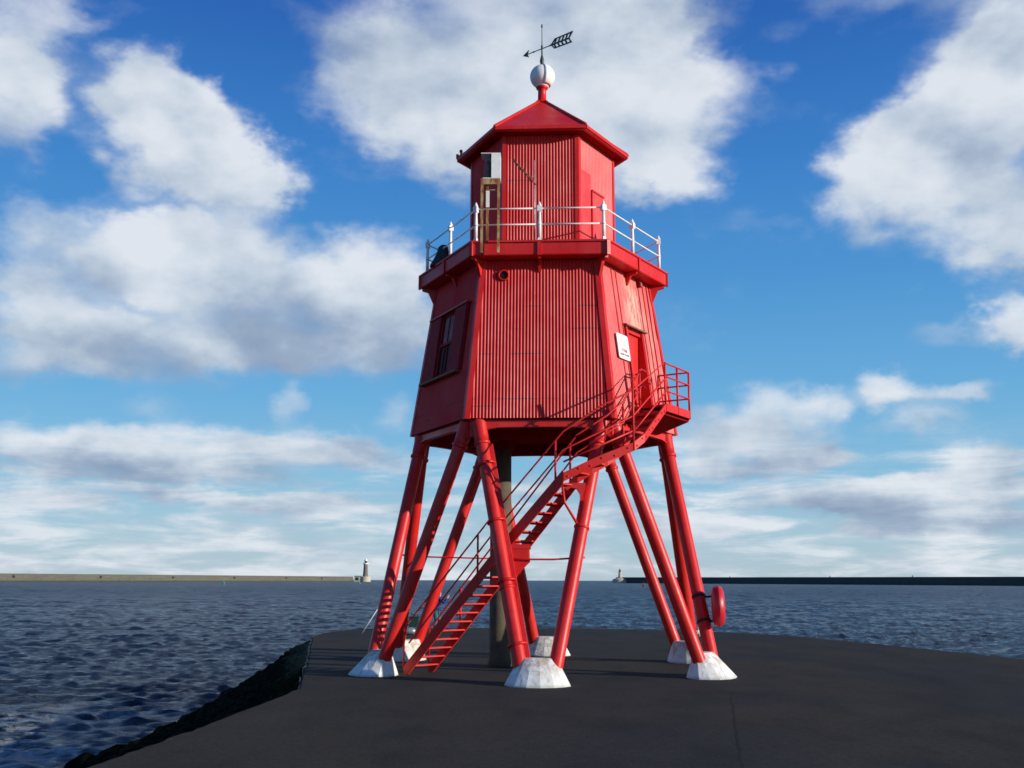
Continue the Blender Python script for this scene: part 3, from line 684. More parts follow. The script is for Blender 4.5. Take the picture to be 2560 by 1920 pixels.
mb = MB(); p = hp(RE-.02, -90, ZE+.025); mb.lathe([(.012, 0), (.012, .018), (.006, .022), (.006, .036), (.010, .038), (.010, .05), (.004, .055)], p, n=12); mb.box(p+Vector((-.022, 0, .012)), (.008, 0, 0), (0, .006, 0), (0, 0, .012)); mb.build('lightning_lug', M_RED, roof)
mb = MB(); mb.lathe([(.040, -.004), (.040, .012), (.033, .018), (.0265, .022), (.0255, .06), (.025, .092), (.030, .096), (.036, .100), (.036, .113), (.031, .117), (.031, .124)], (0, 0, ZA), n=32)
mb.build('finial_neck', M_RED, LH)
zb = 3.557; mb = MB()
pr = [(.032, zb-.072), (.040, zb-.07), (.042, zb-.063)]
for i in range(4, 37):
    t = math.pi*(i/36); pr.append((.0748*math.sin(t)+.0001, zb-.0748*math.cos(t)))
mb.lathe(pr, n=48); ball = mb.build('finial_ball', M_WHITE, LH)
mb = MB(); rings = []   # overlapping cowl plate on the right half
for rad in (.0798, .0752):
    rows = []
    for i in range(15):
        t = math.pi*(.06+.74*i/14)
        rows.append([Vector((rad*math.sin(t)*math.sin(f), -rad*math.sin(t)*math.cos(f), zb+rad*math.cos(t))) for f in [(14+i2*9)*D2R for i2 in range(19)]])
    rings.append(rows)
o_, i_ = rings
nn_ = 19
vs = [v for r in o_ for v in r]+[v for r in i_ for v in r]; off = 15*nn_; fs = []
for i in range(14):
    for j in range(nn_-1):
        q = i*nn_+j; fs.append((q, q+1, q+nn_+1, q+nn_)); fs.append((off+q, off+q+nn_, off+q+nn_+1, off+q+1))
for i in range(14): q = i*nn_; fs.append((q, q+nn_, off+q+nn_, off+q)); q = i*nn_+nn_-1; fs.append((q, off+q, off+q+nn_, q+nn_))
for j in range(nn_-1): fs.append((j, off+j, off+j+1, j+1)); q = 14*nn_+j; fs.append((q, q+1, off+q+1, off+q))
mb.add(vs, fs, True); mb.build('cowl_plate', M_WHITE, ball)
# weather vane
mb = MB(); mb.lathe([(.004, 3.628), (.007, 3.632), (.013, 3.655), (.0135, 3.668), (.008, 3.692), (.005, 3.705), (.005, 3.752), (.007, 3.755), (.007, 3.765), (.0028, 3.772), (.0022, 3.89), (.006, 3.893), (.006, 3.900), (.003, 3.903), (.0055, 3.909), (.002, 3.914)], n=14)
vane = mb.build('weather_vane', M_COPPER, LH)
vd = Vector((.19, -.147, 0)).normalized(); vn_ = Vector((-vd.y, vd.x, 0)); vz = 3.747
def vp(s_, z_): return vd*s_+Vector((0, 0, vz+z_))
mb = MB(); mb.tube([vp(-.135, 0), vp(.215, 0)], .0032, 10)
for s_ in (-.065, .065, .0): mb.lathe([(.0055, -.004), (.0055, .004)], vp(s_, 0), vd, 10)
mb.build('arrow_shaft', M_COPPER, vane)
def plate(polys, name, th=.0028):
    mb = MB()
    for P_ in polys: mb.prism([vp(*q)-vn_*th for q in P_], vn_*th*2)
    mb.build(name, M_COPPER, vane)
plate([[(-.150, 0), (-.102, .026), (-.112, .004), (-.112, -.004), (-.102, -.024)]], 'arrow_head')
P_ = [[(.072, .004), (.078, -.004), (.215, -.005), (.208, .005)], [(.070, .003), (.100, .034), (.106, .029), (.080, .003)], [(.100, .0345), (.240, .038), (.226, .030), (.102, .029)],
      [(.072, -.003), (.094, -.031), (.100, -.027), (.082, -.003)], [(.094, -.0315), (.232, -.034), (.222, -.026), (.098, -.0262)],
      [(.204, .004), (.218, .031), (.240, .038), (.214, .003)], [(.204, -.004), (.216, -.027), (.232, -.034), (.213, -.004)]]
for i in range(4):
    s_ = .094+i*.028; P_.append([(s_, .004), (s_+.012, .004), (s_+.026, .030), (s_+.014, .030)]); P_.append([(s_-.004, -.004), (s_+.008, -.004), (s_+.020, -.027), (s_+.008, -.027)])
plate(P_, 'arrow_feather')

# ---------------- door in the right-hand side
A6 = 60
def fp(u, z, off=0, a=A6): return facept(a, u, z, off)
vert_n = apL(1.856)          # the door leaf stands upright under its lintel
def dp_(u, z, off=0): return hp(vert_n, A6, z, u, off)
mb = MB(); mb.hexa([dp_(-.086, 1.395, -.012), dp_(.084, 1.395, -.012), dp_(.084, 1.395, -.020), dp_(-.086, 1.395, -.020), dp_(-.086, 1.856, -.012), dp_(.084, 1.856, -.012), dp_(.084, 1.856, -.020), dp_(-.086, 1.856, -.020)])
door = mb.build('door', M_REDS, LH)
mb = MB(); mb.tube([dp_(.06, 1.62, -.012), dp_(.06, 1.62, .004), dp_(.04, 1.62, .004)], .004, 8); mb.build('handle', M_STEEL, door)
mb = MB(); mb.box(dp_(0, 1.842, -.004), hp(0, A6, 0, .080, 0), hp(0, A6, 0, 0, .008), (0, 0, .008)); mb.build('top_rail', M_REDS, door)
for s_ in (-1, 1):
    mb = MB(); u = .086*s_-.001
    mb.prism([dp_(u, 1.856, -.02), fp(u, 1.856, .010), fp(u, 1.39, .010), dp_(u, 1.39, -.02)], hp(0, A6, 0, .008*s_, 0)); mb.build('door_reveal', M_REDS, LH)
mb = MB(); mb.hexa([fp(-.128, 1.862, -.002), fp(.132, 1.862, -.002), fp(.132, 1.862, .026), fp(-.128, 1.862, .026), fp(-.128, 1.876, -.002), fp(.132, 1.876, -.002), fp(.132, 1.870, .028), fp(-.128, 1.870, .028)])
mb.build('door_hood', M_BROWN, LH)
for (u0, u1) in ((-.112, -.097), (.094, .108)):
    mb = MB(); mb.hexa([fp(u0, 1.39, .004), fp(u1, 1.39, .004), fp(u1, 1.39, .012), fp(u0, 1.39, .012), fp(u0, 1.861, .004), fp(u1, 1.861, .004), fp(u1, 1.861, .012), fp(u0, 1.861, .012)]); mb.build('door_casing', M_REDS, LH)
# small low door and battens in the lantern, right side
def up_(a, u, z, off=0): return hp(RU*AP, a, z, u, off)
mb = MB(); mb.hexa([up_(60, -.066, ZD, .004), up_(60, .06, ZD, .004), up_(60, .06, ZD, .010), up_(60, -.066, ZD, .010), up_(60, -.066, 2.70, .004), up_(60, .06, 2.70, .004), up_(60, .06, 2.70, .010), up_(60, -.066, 2.70, .010)])
ud = mb.build('lantern_door', M_WALLF, LH)
mb = MB(); mb.hexa([up_(60, -.076, 2.702, .004), up_(60, .07, 2.702, .004), up_(60, .07, 2.702, .016), up_(60, -.076, 2.702, .016), up_(60, -.076, 2.712, .004), up_(60, .07, 2.712, .004), up_(60, .07, 2.712, .016), up_(60, -.076, 2.712, .016)]); mb.build('door_trim', M_RED, ud)
mb = MB(); mb.box(up_(60, -.072, 2.49, .008), hp(0, 60, 0, .004, 0), hp(0, 60, 0, 0, .005), (0, 0, .213)); mb.build('door_trim', M_RED, ud)
# flat sheet left of lantern door (smooth panel)
mb = MB(); mb.hexa([up_(60, -.196, ZD, .003), up_(60, -.080, ZD, .003), up_(60, -.080, ZD, .0055), up_(60, -.196, ZD, .0055), up_(60, -.196, 2.80, .003), up_(60, -.080, 2.80, .003), up_(60, -.080, 2.80, .0055), up_(60, -.196, 2.80, .0055)]); mb.build('flat_sheet', M_WALLF, LH)
# battens on the leaning right face (sheet joints)
for u in (-.185, -.132, .145, .205, .262):
    mb = MB(); hi = min(2.19, ZB+(RB/2-.03-abs(u))/((RB-RT)/2)*(ZT-ZB)); lo = ZB+.004 if abs(u) > .1 else 1.88
    mb.hexa([fp(u-.003, lo, .0), fp(u+.003, lo, .0), fp(u+.003, lo, .006), fp(u-.003, lo, .006), fp(u-.003, hi, .0), fp(u+.003, hi, .0), fp(u+.003, hi, .006), fp(u-.003, hi, .006)]); mb.build('sheet_joint', M_WALLF, LH)
# porthole on the front
c = facept(0, -.196, 2.108, .001); ax_ = hp(0, 0, 0, 0, 1)
mb = MB(); mb.lathe([(.030, .0), (.032, .004), (.032, .010), (.026, .014), (.023, .012), (.023, .005)], c, ax_, 28, cap=False); ph = mb.build('porthole', M_RED, LH)
mb = MB(); mb.lathe([(.0235, .003), (.0235, .0055)], c, ax_, 28); mb.build('glass', M_GLASS, ph)
# small lamp under the deck on the right side
mb = MB(); mb.box(fp(.145, 2.165, .012), hp(0, 60, 0, .014, 0), hp(0, 60, 0, 0, .012), (0, 0, .016)); bl = mb.build('bulkhead_light', M_SOFFIT, LH, bevel=.006)
mb = MB(); mb.box(fp(.145, 2.163, .026), hp(0, 60, 0, .009, 0), hp(0, 60, 0, 0, .002), (0, 0, .010)); mb.build('lens', M_GREYF, bl)
# small brackets/patch plates
for (a, u, z, w_, h_) in ((0, -.02, 1.62, .03, .03), (0, .10, 1.78, .028, .016), (0, -.28, 1.36, .03, .02)):
    mb = MB(); mb.box(facept(a, u, z, .0038), hp(0, a, 0, w_, 0), hp(0, a, 0, 0, .0008), (0, 0, h_)); 
# ---------------- window with open shutters in the left-hand side
def wq(u0, u1, z0, z1, o0, o1, name, m, parent):
    f = lambda u, z, o: facept(-60, u, z, o); mb = MB()
    mb.hexa([f(u0, z0, o0), f(u1, z0, o0), f(u1, z0, o1), f(u0, z0, o1), f(u0, z1, o0), f(u1, z1, o0), f(u1, z1, o1), f(u0, z1, o1)])
    return mb.build(name, m, parent)
win = wq(-.105, .094, 1.600, 1.968, .004, .010, 'window', M_SOFFIT, LH)
wq(-.260, -.107, 1.600, 1.972, .006, .026, 'shutter', M_SHUT, win)
wq(.096, .245, 1.600, 1.972, .006, .026, 'shutter', M_SHUT, win)
wq(-.27, .262, 1.974, 1.984, .004, .034, 'window_head', M_RED, win)
wq(-.285, .235, 1.586, 1.599, .004, .038, 'sill', M_BROWN, win)
wq(-.055, .085, 1.795, 1.945, .0105, .013, 'upper_pane', M_GREYF, win)
wq(-.065, .078, 1.625, 1.775, .0105, .013, 'lower_pane', M_GLASS, win)
wq(-.080, .088, 1.777, 1.793, .0105, .022, 'meeting_rail', M_SHUT, win)
for u, z0, z1 in ((.012, 1.797, 1.943), (.030, 1.627, 1.773), (-.012, 1.627, 1.773)): wq(u-.003, u+.003, z0, z1, .0135, .018, 'glazing_bar', M_SOFFIT, win)
wq(-.078, -.066, 1.612, 1.955, .0105, .022, 'window_frame', M_SOFFIT, win); wq(.086, .0935, 1.612, 1.955, .0105, .022, 'window_frame', M_SOFFIT, win)

# ================================================================== STAIR (part of the lighthouse)
def plate_path(pts, h, th, mb):
    """upright plate following pts; h = (down, up)"""
    pts = [Vector(p) for p in pts]; rg = []
    for i, p in enumerate(pts):
        d = (pts[min(i+1, len(pts)-1)]-pts[max(i-1, 0)]); d.z = 0; d.normalize(); n_ = Vector((-d.y, d.x, 0))*th
        rg.append([p-n_-Vector((0, 0, h[0])), p+n_-Vector((0, 0, h[0])), p+n_+Vector((0, 0, h[1])), p-n_+Vector((0, 0, h[1]))])
    return mb.rings(rg, False, True)
stair = MB()
OL = [(-.728, -.425, -.002), (-.248, -.68, .590), (.092, -.885, .975)]       # lower flight, outer (near) stringer line
IL = [(-.612, -.300, -.002), (-.140, -.575, .590), (.165, -.775, .975)]
OU = [(.092, -.885, .980), (.19, -.88, 1.028), (.29, -.87, 1.073), (.443, -.85, 1.135), (.50, -.80, 1.185), (.641, -.586, 1.378)]
IU = [(.165, -.775, .980), (.24, -.77, 1.028), (.32, -.75, 1.073), (.405, -.715, 1.135), (.43, -.68, 1.185), (.515, -.508, 1.378)]
st = plate_path(OL, (.030, .042), .0045, MB()).build('staircase', M_REDS, LH)
mb = plate_path(IL, (.030, .042), .0045, MB()); mb.build('stringer', M_REDS, st)
mb = plate_path(OU, (.022, .022), .0045, MB()); mb.build('stringer', M_REDS, st)
mb = plate_path(IU, (.022, .022), .0045, MB()); mb.build('stringer', M_REDS, st)
def lerp_path(P_, t):
    P_ = [Vector(p) for p in P_]; z = P_[0].z+(P_[-1].z-P_[0].z)*t
    for a_, b_ in zip(P_[:-1], P_[1:]):
        if z <= b_.z+1e-9: k_ = (z-a_.z)/(b_.z-a_.z); return a_.lerp(b_, k_)
    return P_[-1]
def tread(a_, b_, nxt, dz=.0):
    d = (nxt-a_); d.z = 0; d.normalize(); mb = MB(); w_ = .025; u_ = Vector((0, 0, .0035))
    c = Vector((0, 0, dz))
    mb.hexa([a_-d*w_+c-u_, b_-d*w_+c-u_, b_+d*w_+c-u_, a_+d*w_+c-u_, a_-d*w_+c+u_, b_-d*w_+c+u_, b_+d*w_+c+u_, a_+d*w_+c+u_])
    l = Vector((0, 0, .007)); mb.hexa([a_-d*w_+c-u_-l, b_-d*w_+c-u_-l, b_-d*(w_-.003)+c-u_-l, a_-d*(w_-.003)+c-u_-l, a_-d*w_+c-u_, b_-d*w_+c-u_, b_-d*(w_-.003)+c-u_, a_-d*(w_-.003)+c-u_])
    mb.build('tread', M_REDS, st)
NT_ = 21
for i in range(1, NT_+1):
    t = i/(NT_+.6); a_, b_ = lerp_path(OL, t), lerp_path(IL, t); tread(a_, b_, lerp_path(OL, t+.03))
for i in range(8):
    t = (i+.5)/8.2; tread(lerp_path(OU, t), lerp_path(IU, t), lerp_path(OU, min(1, t+.06)))
# bolt heads on the upper stringer
for i in range(15):
    t = .03+i*.066; p = lerp_path(OU, t); q = lerp_path(IU, t); d = (p-q); d.z = 0; d.normalize()
    mb = MB(); mb.lathe([(.0045, 0), (.0045, .004), (.002, .006)], p+d*.0042+Vector((0, 0, .005 if i % 2 else -.008)), d, 8); mb.build('bolt', M_REDS, st)
# door landing
def lp(dd, u, z): return hp(RB*AP-.005, 60, z, u, dd)
Wn, Wf, D_ = -.160, .163, .194
nrm = Vector((.848, -.530, 0))
C1 = Vector((.641, -.586, 0)); C2 = Vector((.806, -.319, 0)); C1i = C1-nrm*.20; C2i = C2-nrm*.20
zt = 1.395
def V3(p, z): return Vector((p.x, p.y, z))
mb = MB(); mb.hexa([V3(p, zt-.012) for p in (C1i, C1, C2, C2i)]+[V3(p, zt) for p in (C1i, C1, C2, C2i)]); land = mb.build('landing_floor', M_REDS, st)
mb = MB(); plate_path([V3(C1, zt-.016), V3(C2, zt-.016)], (.022, .022), .004, mb); mb.build('landing_edge', M_REDS, st)
mb = MB(); plate_path([V3(C2, zt-.016), V3(C2i, zt-.016)], (.022, .022), .004, mb); mb.build('landing_edge', M_REDS, st)
# sloping brackets below the landing
for c_ in (C1, C2):
    ci = c_-nrm*.20; mb = MB(); tg = Vector((.53, .848, 0))*.005
    mb.prism([V3(ci, zt-.014)-tg, V3(c_, zt-.038)-tg, V3(c_-nrm*.01, zt-.055)-tg, V3(ci, zt-.115)-tg], tg*2); mb.build('landing_bracket', M_REDS, st)
mb = MB(); mb.hexa([V3(C1i, zt-.115), V3(C1-nrm*.01, zt-.055), V3(C2-nrm*.01, zt-.055), V3(C2i, zt-.115), V3(C1i, zt-.108), V3(C1-nrm*.01, zt-.048), V3(C2-nrm*.01, zt-.048), V3(C2i, zt-.108)]); mb.build('landing_underside', M_SOFFIT, st)
# handrails
def off(P_, dz): return [Vector(p)+Vector((0, 0, dz)) for p in P_]
RR = .0046
def rail(P_, r=RR, nm='handrail'): mb = MB(); mb.tube(P_, r, 8); mb.build(nm, M_REDS, st)
rail([Vector((-.732, -.425, .03)), Vector((-.732, -.425, .235))]+[Vector((-.69, -.445, .285))]+off(OL, .232)[1:]+[Vector(OU[2])+Vector((0, 0, .27)), Vector(OU[3])+Vector((0, 0, .285)), Vector((.638, -.585, 1.617)), Vector((.641, -.586, 1.60))])
rail([lerp_path(OL, .03)+Vector((0, 0, .13))]+off(OL, .14)[1:]+[Vector(OU[3])+Vector((0, 0, .155)), Vector((.641, -.586, 1.53))])
rail([Vector(OU[3])+Vector((0, 0, .075)), Vector((.641, -.586, 1.455))]); rail([Vector(OU[0])+Vector((0, 0, .075)), Vector(OU[3])+Vector((0, 0, .08))])
ITOP = Vector((.525, -.50, 1.60))
rail([Vector((-.612, -.300, .0)), Vector((-.612, -.300, .225))]+[Vector((-.58, -.32, .26))]+off(IL, .23)[1:]+[Vector(IU[2])+Vector((0, 0, .235)), Vector(IU[3])+Vector((0, 0, .25)), ITOP, ITOP+Vector((.03, .05, -.005))])
rail([lerp_path(IL, .03)+Vector((0, 0, .13))]+off(IL, .14)[1:]+[Vector(IU[3])+Vector((0, 0, .14)), ITOP-Vector((0, 0, .09)), ITOP+Vector((.03, .05, -.095))])
def post(p, h, r=.0055): mb = MB(); mb.tube([Vector(p), Vector(p)+Vector((0, 0, h))], r, 8); mb.build('rail_post', M_REDS, st)
post(lerp_path(OL, .49), .232); post(lerp_path(OL, .955), .232); post(lerp_path(IL, .49), .23); post(lerp_path(IL, .955), .23); post(lerp_path(IL, .22), .23)
post(Vector(OU[3])-Vector((0, 0, .02)), .39, .0062); post(Vector(IU[3])-Vector((0, 0, .02)), .26); post(Vector(IU[5])-Vector((0, 0, .02)), .24)
# landing railing
zr = [1.617, 1.545, 1.468]
def L3(t): return C1.lerp(C2, t)
for t in (0, .5, 1): post(V3(L3(t), zt-.04), 1.617-zt+.04, .0062)
post(V3(C2i+nrm*.015, zt), 1.617-zt, .0055)
for z in zr: rail([V3(C1, z), V3(C2, z)], .005); rail([V3(C2, z), V3(C2i+nrm*.012, z)], .005)
# knee bracket at the mid landing, on the front-left leg
mb = MB(); px = lambda x, z: Vector((x, -.815, z))
mb.prism([px(-.185, .655), px(-.070, .655), px(-.068, .632), px(-.185, .632)], (0, .10, 0)); mb.build('bracket_tray', M_REDS, st)
mb = MB(); mb.prism([px(-.180, .631), px(-.074, .631), px(-.072, .568), px(-.085, .556), px(-.128, .512), px(-.150, .47), px(-.168, .56)], (0, .028, 0)); mb.build('knee_plate', M_REDS, st, bevel=.02)
# hanger bracket on the front-right leg with strut
mb = MB(); py = lambda x, z: Vector((x, -.815, z))
mb.prism([py(.100, .958), py(.205, .958), py(.205, .938), py(.195, .915), py(.188, .872), py(.178, .868), py(.176, .905), py(.160, .930), py(.130, .934), py(.112, .92), py(.104, .93)], (0, .05, 0)); mb.build('hanger_bracket', M_REDS, st)
mb = MB(); mb.tube([(.086, -.83, .960), (.098, -.83, .86), tuple(leg_at((0, 1), .738)+Vector((-.012, -.012, 0)))], .0075, 6); mb.build('strut', M_REDS, st)

# ================================================================== THINGS ON THE TOWER
sg = MB(); A0 = [(-.250, 1.655), (-.117, 1.655), (-.117, 1.796), (-.250, 1.796)]
so_ = empty('sign', facept(60, -.183, 1.655, .012), 'white rectangular sign with faded red print on the red wall left of the door', 'sign')
f = lambda u, z, o: facept(60, u, z, o)
ch = .008; outl = [(-.250+ch, 1.655), (-.117-ch, 1.655), (-.117, 1.655+ch), (-.117, 1.796-ch), (-.117-ch, 1.796), (-.250+ch, 1.796), (-.250, 1.796-ch), (-.250, 1.655+ch)]
sg.prism([f(u, z, .009) for u, z in outl], f(0, 1.7, .014)-f(0, 1.7, .009)); sg.build('board', M_SIGN, so_)
tu = (f(1, 1.7, 0)-f(0, 1.7, 0)).normalized(); tv = (f(0, 1.8, 0)-f(0, 1.7, 0)).normalized(); tn = tu.cross(tv)
def text(body, u, z, size, m, name, parent):
    c = bpy.data.curves.new(name, 'FONT'); c.body = body; c.size = size*S; c.align_x = 'CENTER'; c.align_y = 'CENTER'; c.extrude = .001*S
    t = bpy.data.objects.new(name, c); COL.objects.link(t); dg = bpy.context.evaluated_depsgraph_get(); me = bpy.data.meshes.new_from_object(t.evaluated_get(dg))
    COL.objects.unlink(t); bpy.data.objects.remove(t)
    Mx = Matrix(((tu.x, tv.x, tn.x), (tu.y, tv.y, tn.y), (tu.z, tv.z, tn.z))).to_4x4(); Mx.translation = (f(u, z, .0152))*S-parent.location
    me.transform(Mx); me.materials.clear(); me.materials.append(m); o = bpy.data.objects.new(name, me); COL.objects.link(o); o.parent = parent
text('TYNE', -.180, 1.703, .027, M_SRED, 'lettering', so_); text('LIGHT HOUSE', -.182, 1.680, .0165, M_SRED, 'lettering', so_)
mb = MB()
for pz in ([(-.215, 1.765), (-.200, 1.775), (-.170, 1.752), (-.150, 1.742), (-.150, 1.735), (-.20, 1.75)], [(-.205, 1.733), (-.165, 1.727), (-.150, 1.722), (-.150, 1.729), (-.19, 1.742)]):
    mb.prism([f(u, z, .0142) for u, z in pz], (f(0, 1.7, .0155)-f(0, 1.7, .0142)))
mb.build('emblem', M_SPNK, so_)
# fog lamp cabinet on its rusty frame outside the gallery edge
fl = empty('lamp_cabinet', (-.287, -.665, ZD), 'pale grey lamp cabinet on a rusty cream painted frame at the gallery edge', 'lamp')
X0_, X1_, Y0_, Y1_ = -.340, -.233, -.672, -.588; z0, z1 = 2.622, 2.765
mb = MB(); th = .004
def bx(mb, x0, x1, y0, y1, a_, b_): mb.hexa([(x0, y0, a_), (x1, y0, a_), (x1, y1, a_), (x0, y1, a_), (x0, y0, b_), (x1, y0, b_), (x1, y1, b_), (x0, y1, b_)])
bx(mb, X0_, X1_, Y0_, Y1_, z1, z1+th); bx(mb, X0_+.01, X1_, Y0_+.001, Y1_, z0, z0+th); bx(mb, X1_-.05, X1_, Y0_, Y0_+th, z0+th, z1); bx(mb, X1_-th, X1_, Y0_+th, Y1_, z0+th, z1); bx(mb, X0_+.02, X1_-th, Y1_-th, Y1_, z0+th, z1)
mb.build('cabinet', M_WHITE, fl)
mb = MB(); mb.lathe([(.016, 0), (.02, .01), (.022, .05), (.02, .09), (.012, .11)], (-.305, -.63, z0+.006), n=16); mb.build('lamp', M_GREYF, fl)
mb = MB(); bx(mb, -.288, -.284, Y0_+.004, Y1_-.01, z0+.006, z1-.002); mb.build('baffle', M_BLACK, fl)
for (x, y, zz) in ((-.333, -.668, 2.2), (-.243, -.668, 2.2), (-.306, -.60, ZD+.002)):
    mb = MB(); mb.box((x, y, (zz+2.622)/2), (.0065, 0, 0), (0, .0065, 0), (0, 0, (2.620-zz)/2)); mb.build('frame_leg', M_RUST, fl)
mb = MB(); bx(mb, -.338, -.238, -.674, -.664, 2.588, 2.6195); mb.build('frame_rail', M_RUST, fl)
mb = MB(); mb.tube([(-.333, -.668, 2.556), (-.243, -.668, 2.556)], .002, 6); mb.build('frame_rail', M_RUST, fl)
mb = MB(); bx(mb, -.314, -.295, -.61, -.604, 2.48, 2.575); mb.build('frame_plate', M_WHITE, fl)
# aerial
an = empty('aerial', (-.048, -.455, ZD), 'grey pole with a rusty slanting comb aerial in front of the red lantern wall', 'aerial')
mb = MB(); mb.tube([(-.048, -.455, ZD+.002), (-.050, -.455, 2.815)], .0048, 10); mb.build('pole', M_STEEL, an)
ya, yb = Vector((-.040, -.462, 2.668)), Vector((-.164, -.462, 2.810))
mb = MB(); mb.tube([ya, yb], .0042, 8); mb.build('boom', M_BROWN, an)
dy = (yb-ya).normalized(); pp_ = Vector((0, 0, 1)).cross(Vector((0, 1, 0)))
el_d = Vector((-.12, -.25, .96)).normalized()
for i in range(11):
    t = .12+i*.085; c = ya.lerp(yb, t); l = .022 if i < 5 else .016
    mb = MB(); mb.tube([c-el_d*l, c+el_d*l], .0020, 6); mb.build('rod', M_BROWN, an)
# dark cover at left on the gallery
tp = empty('covered_fog_signal', (-.600, -.16, ZD), 'small dark cloth covered object standing on the left corner of the gallery', 'covered equipment')
mb = MB(); rg = []
for z, rx_, ry_, ox in ((0, .058, .05, 0), (.012, .056, .048, 0), (.05, .046, .044, .008), (.09, .036, .036, .014), (.12, .030, .028, .018), (.132, .020, .018, .02)):
    rg.append([Vector((-.600+ox+rx_*math.cos(j*math.pi/8)*(1+.09*math.sin(j*5+z*40)), -.16+ry_*math.sin(j*math.pi/8), ZD+.003+z)) for j in range(16)])
mb.rings(rg, True, True); mb.build('cover', M_DARK, tp)
mb = MB(); mb.lathe([(.02, 0), (.026, .01), (.024, .04), (.012, .05)], (-.545, -.17, ZD+.002), n=12); mb.build('bollard_cap', M_BLACK, tp)

# life-ring housing strapped to the right leg
BZ = .352; bc = Vector((.905, -.45, BZ))
lb = empty('life_ring_housing', bc, 'round red plastic life ring housing strapped to the right-hand leg, seen edge-on', 'life ring housing')
axd = Vector((.985, -.10, .02)).normalized(); upv = Vector((-.055, 0, 1)).normalized(); sdv = axd.cross(upv).normalized(); upv = sdv.cross(axd)
def disc(r0, half, rnd_):
    mb = MB(); pr = [(r0*.35, -half), (r0-rnd_, -half), (r0-rnd_*.35, -half+rnd_*.25), (r0, -half+rnd_), (r0, half-rnd_), (r0-rnd_*.35, half-rnd_*.25), (r0-rnd_, half), (r0*.35, half)]
    return mb.lathe(pr, bc, axd, 40)
disc(.106, .0300, .0285).build('back_shell', M_ORANGE, lb)
mb = MB(); pr = [(.05, .0325), (.084, .0325), (.092, .022), (.1085, .016), (.1105, .010), (.1105, -.002), (.1085, -.003)]; mb.lathe([(.1055, .001), (.1068, .0015), (.1068, .0035), (.1055, .004)], bc, axd, 40, cap=False); mb.build('seam_band', M_ORANGE, lb)
mb = MB(); mb.box(bc-axd*.012-sdv*.108, axd*.006, sdv*.004, upv*.05); mb.build('latch', M_ORANGE, lb)
for z_ in (.398, .272):
    lc = leg_at((60, 1), z_); mb = MB()
    mb.lathe([(LEGR+.0015, -.008), (LEGR+.003, -.007), (LEGR+.003, .007), (LEGR+.0015, .008)], lc, (legs_axis[(60, 1)][1]-legs_axis[(60, 1)][0]).normalized(), 24, cap=False); mb.build('strap', M_BLACK, lb)
    mb = MB(); mb.tube([lc+Vector((.03, 0, -.002)), Vector((.885, -.45, z_+.004))], .0055, 8); mb.build('bracket_arm', M_BLACK, lb)

# plastic bottle and tape on the back right leg
tb = leg_at((120, -1), .13)
bo = empty('plastic_bag', tb+Vector((.03, -.03, .0)), 'crumpled clear plastic bag tied with black tape to the back right leg', 'plastic bag')
mb = MB(); 
for i in range(5): mb.lathe([(.002, -.02), (.016, -.008), (.018, .006), (.004, .022)], tb+Vector((.036+random.uniform(-.008, .008), -.03, .055+random.uniform(-.02, .02))), (random.uniform(-1, 1), random.uniform(-1, 1), 1), 7, smooth=False)
mb.build('film', M_WHITE, bo)
mb = MB(); mb.lathe([(LEGR+.001, -.010), (LEGR+.0022, -.009), (LEGR+.0022, .009), (LEGR+.001, .010)], tb, (legs_axis[(120, -1)][1]-legs_axis[(120, -1)][0]).normalized(), 24, cap=False); mb.build('tape', M_BLACK, bo)

# ================================================================== FISHERMAN AND HIS THINGS (metres)
px0, py0 = -1.008*S, 4.25*S
def skinobj(name, verts, edges, rad, m, parent, root=0, sub=2):
    me = bpy.data.meshes.new(name); me.from_pydata(verts, edges, []); me.materials.append(m)
    o = bpy.data.objects.new(name, me); COL.objects.link(o); o.parent = parent
    o.modifiers.new('skin', 'SKIN'); 
    me.skin_vertices.new() if not me.skin_vertices else None
    for i, r in enumerate(rad): 
        sv = me.skin_vertices[0].data[i]; sv.radius = (r, r) if not isinstance(r, tuple) else r; sv.use_root = (i == root)
    sb = o.modifiers.new('sub', 'SUBSURF'); sb.levels = sub; sb.render_levels = sub
    dg = bpy.context.evaluated_depsgraph_get(); me2 = bpy.data.meshes.new_from_object(o.evaluated_get(dg)); me2.polygons.foreach_set('use_smooth', [True]*len(me2.polygons))
    o.modifiers.clear(); o.data = me2; 
    return o
ps = empty('person', (px0/S, py0/S, 0), 'person in blue jacket and teal trousers behind the stair, arms raised', 'person')
J = dict(pel=(.05, 0, .86), bel=(.09, 0, 1.02), che=(.19, 0, 1.28), nek=(.215, 0, 1.46), hea=(.19, 0, 1.57), top=(.18, 0, 1.70), nos=(.285, -.01, 1.60),
         shr=(.235, -.18, 1.40), elr=(.44, -.19, 1.17), wrr=(.56, -.10, 1.38), har=(.585, -.07, 1.45),
         shl=(.235, .18, 1.40), ell=(.45, .17, 1.20), wrl=(.58, .08, 1.40), hal=(.605, .05, 1.47),
         hir=(.05, -.10, .82), knr=(.10, -.13, .46), anr=(.02, -.13, .09), tor=(.15, -.14, .04),
         hil=(.05, .10, .82), knl=(.22, .14, .47), anl=(.20, .16, .09), tol=(.33, .17, .04))
nm_ = list(J); ix = {k_: i for i, k_ in enumerate(nm_)}
E_ = [('pel', 'bel'), ('bel', 'che'), ('che', 'nek'), ('nek', 'hea'), ('hea', 'top'), ('hea', 'nos'), ('che', 'shr'), ('shr', 'elr'), ('elr', 'wrr'), ('wrr', 'har'), ('che', 'shl'), ('shl', 'ell'), ('ell', 'wrl'), ('wrl', 'hal'),
      ('pel', 'hir'), ('hir', 'knr'), ('knr', 'anr'), ('anr', 'tor'), ('pel', 'hil'), ('hil', 'knl'), ('knl', 'anl'), ('anl', 'tol')]
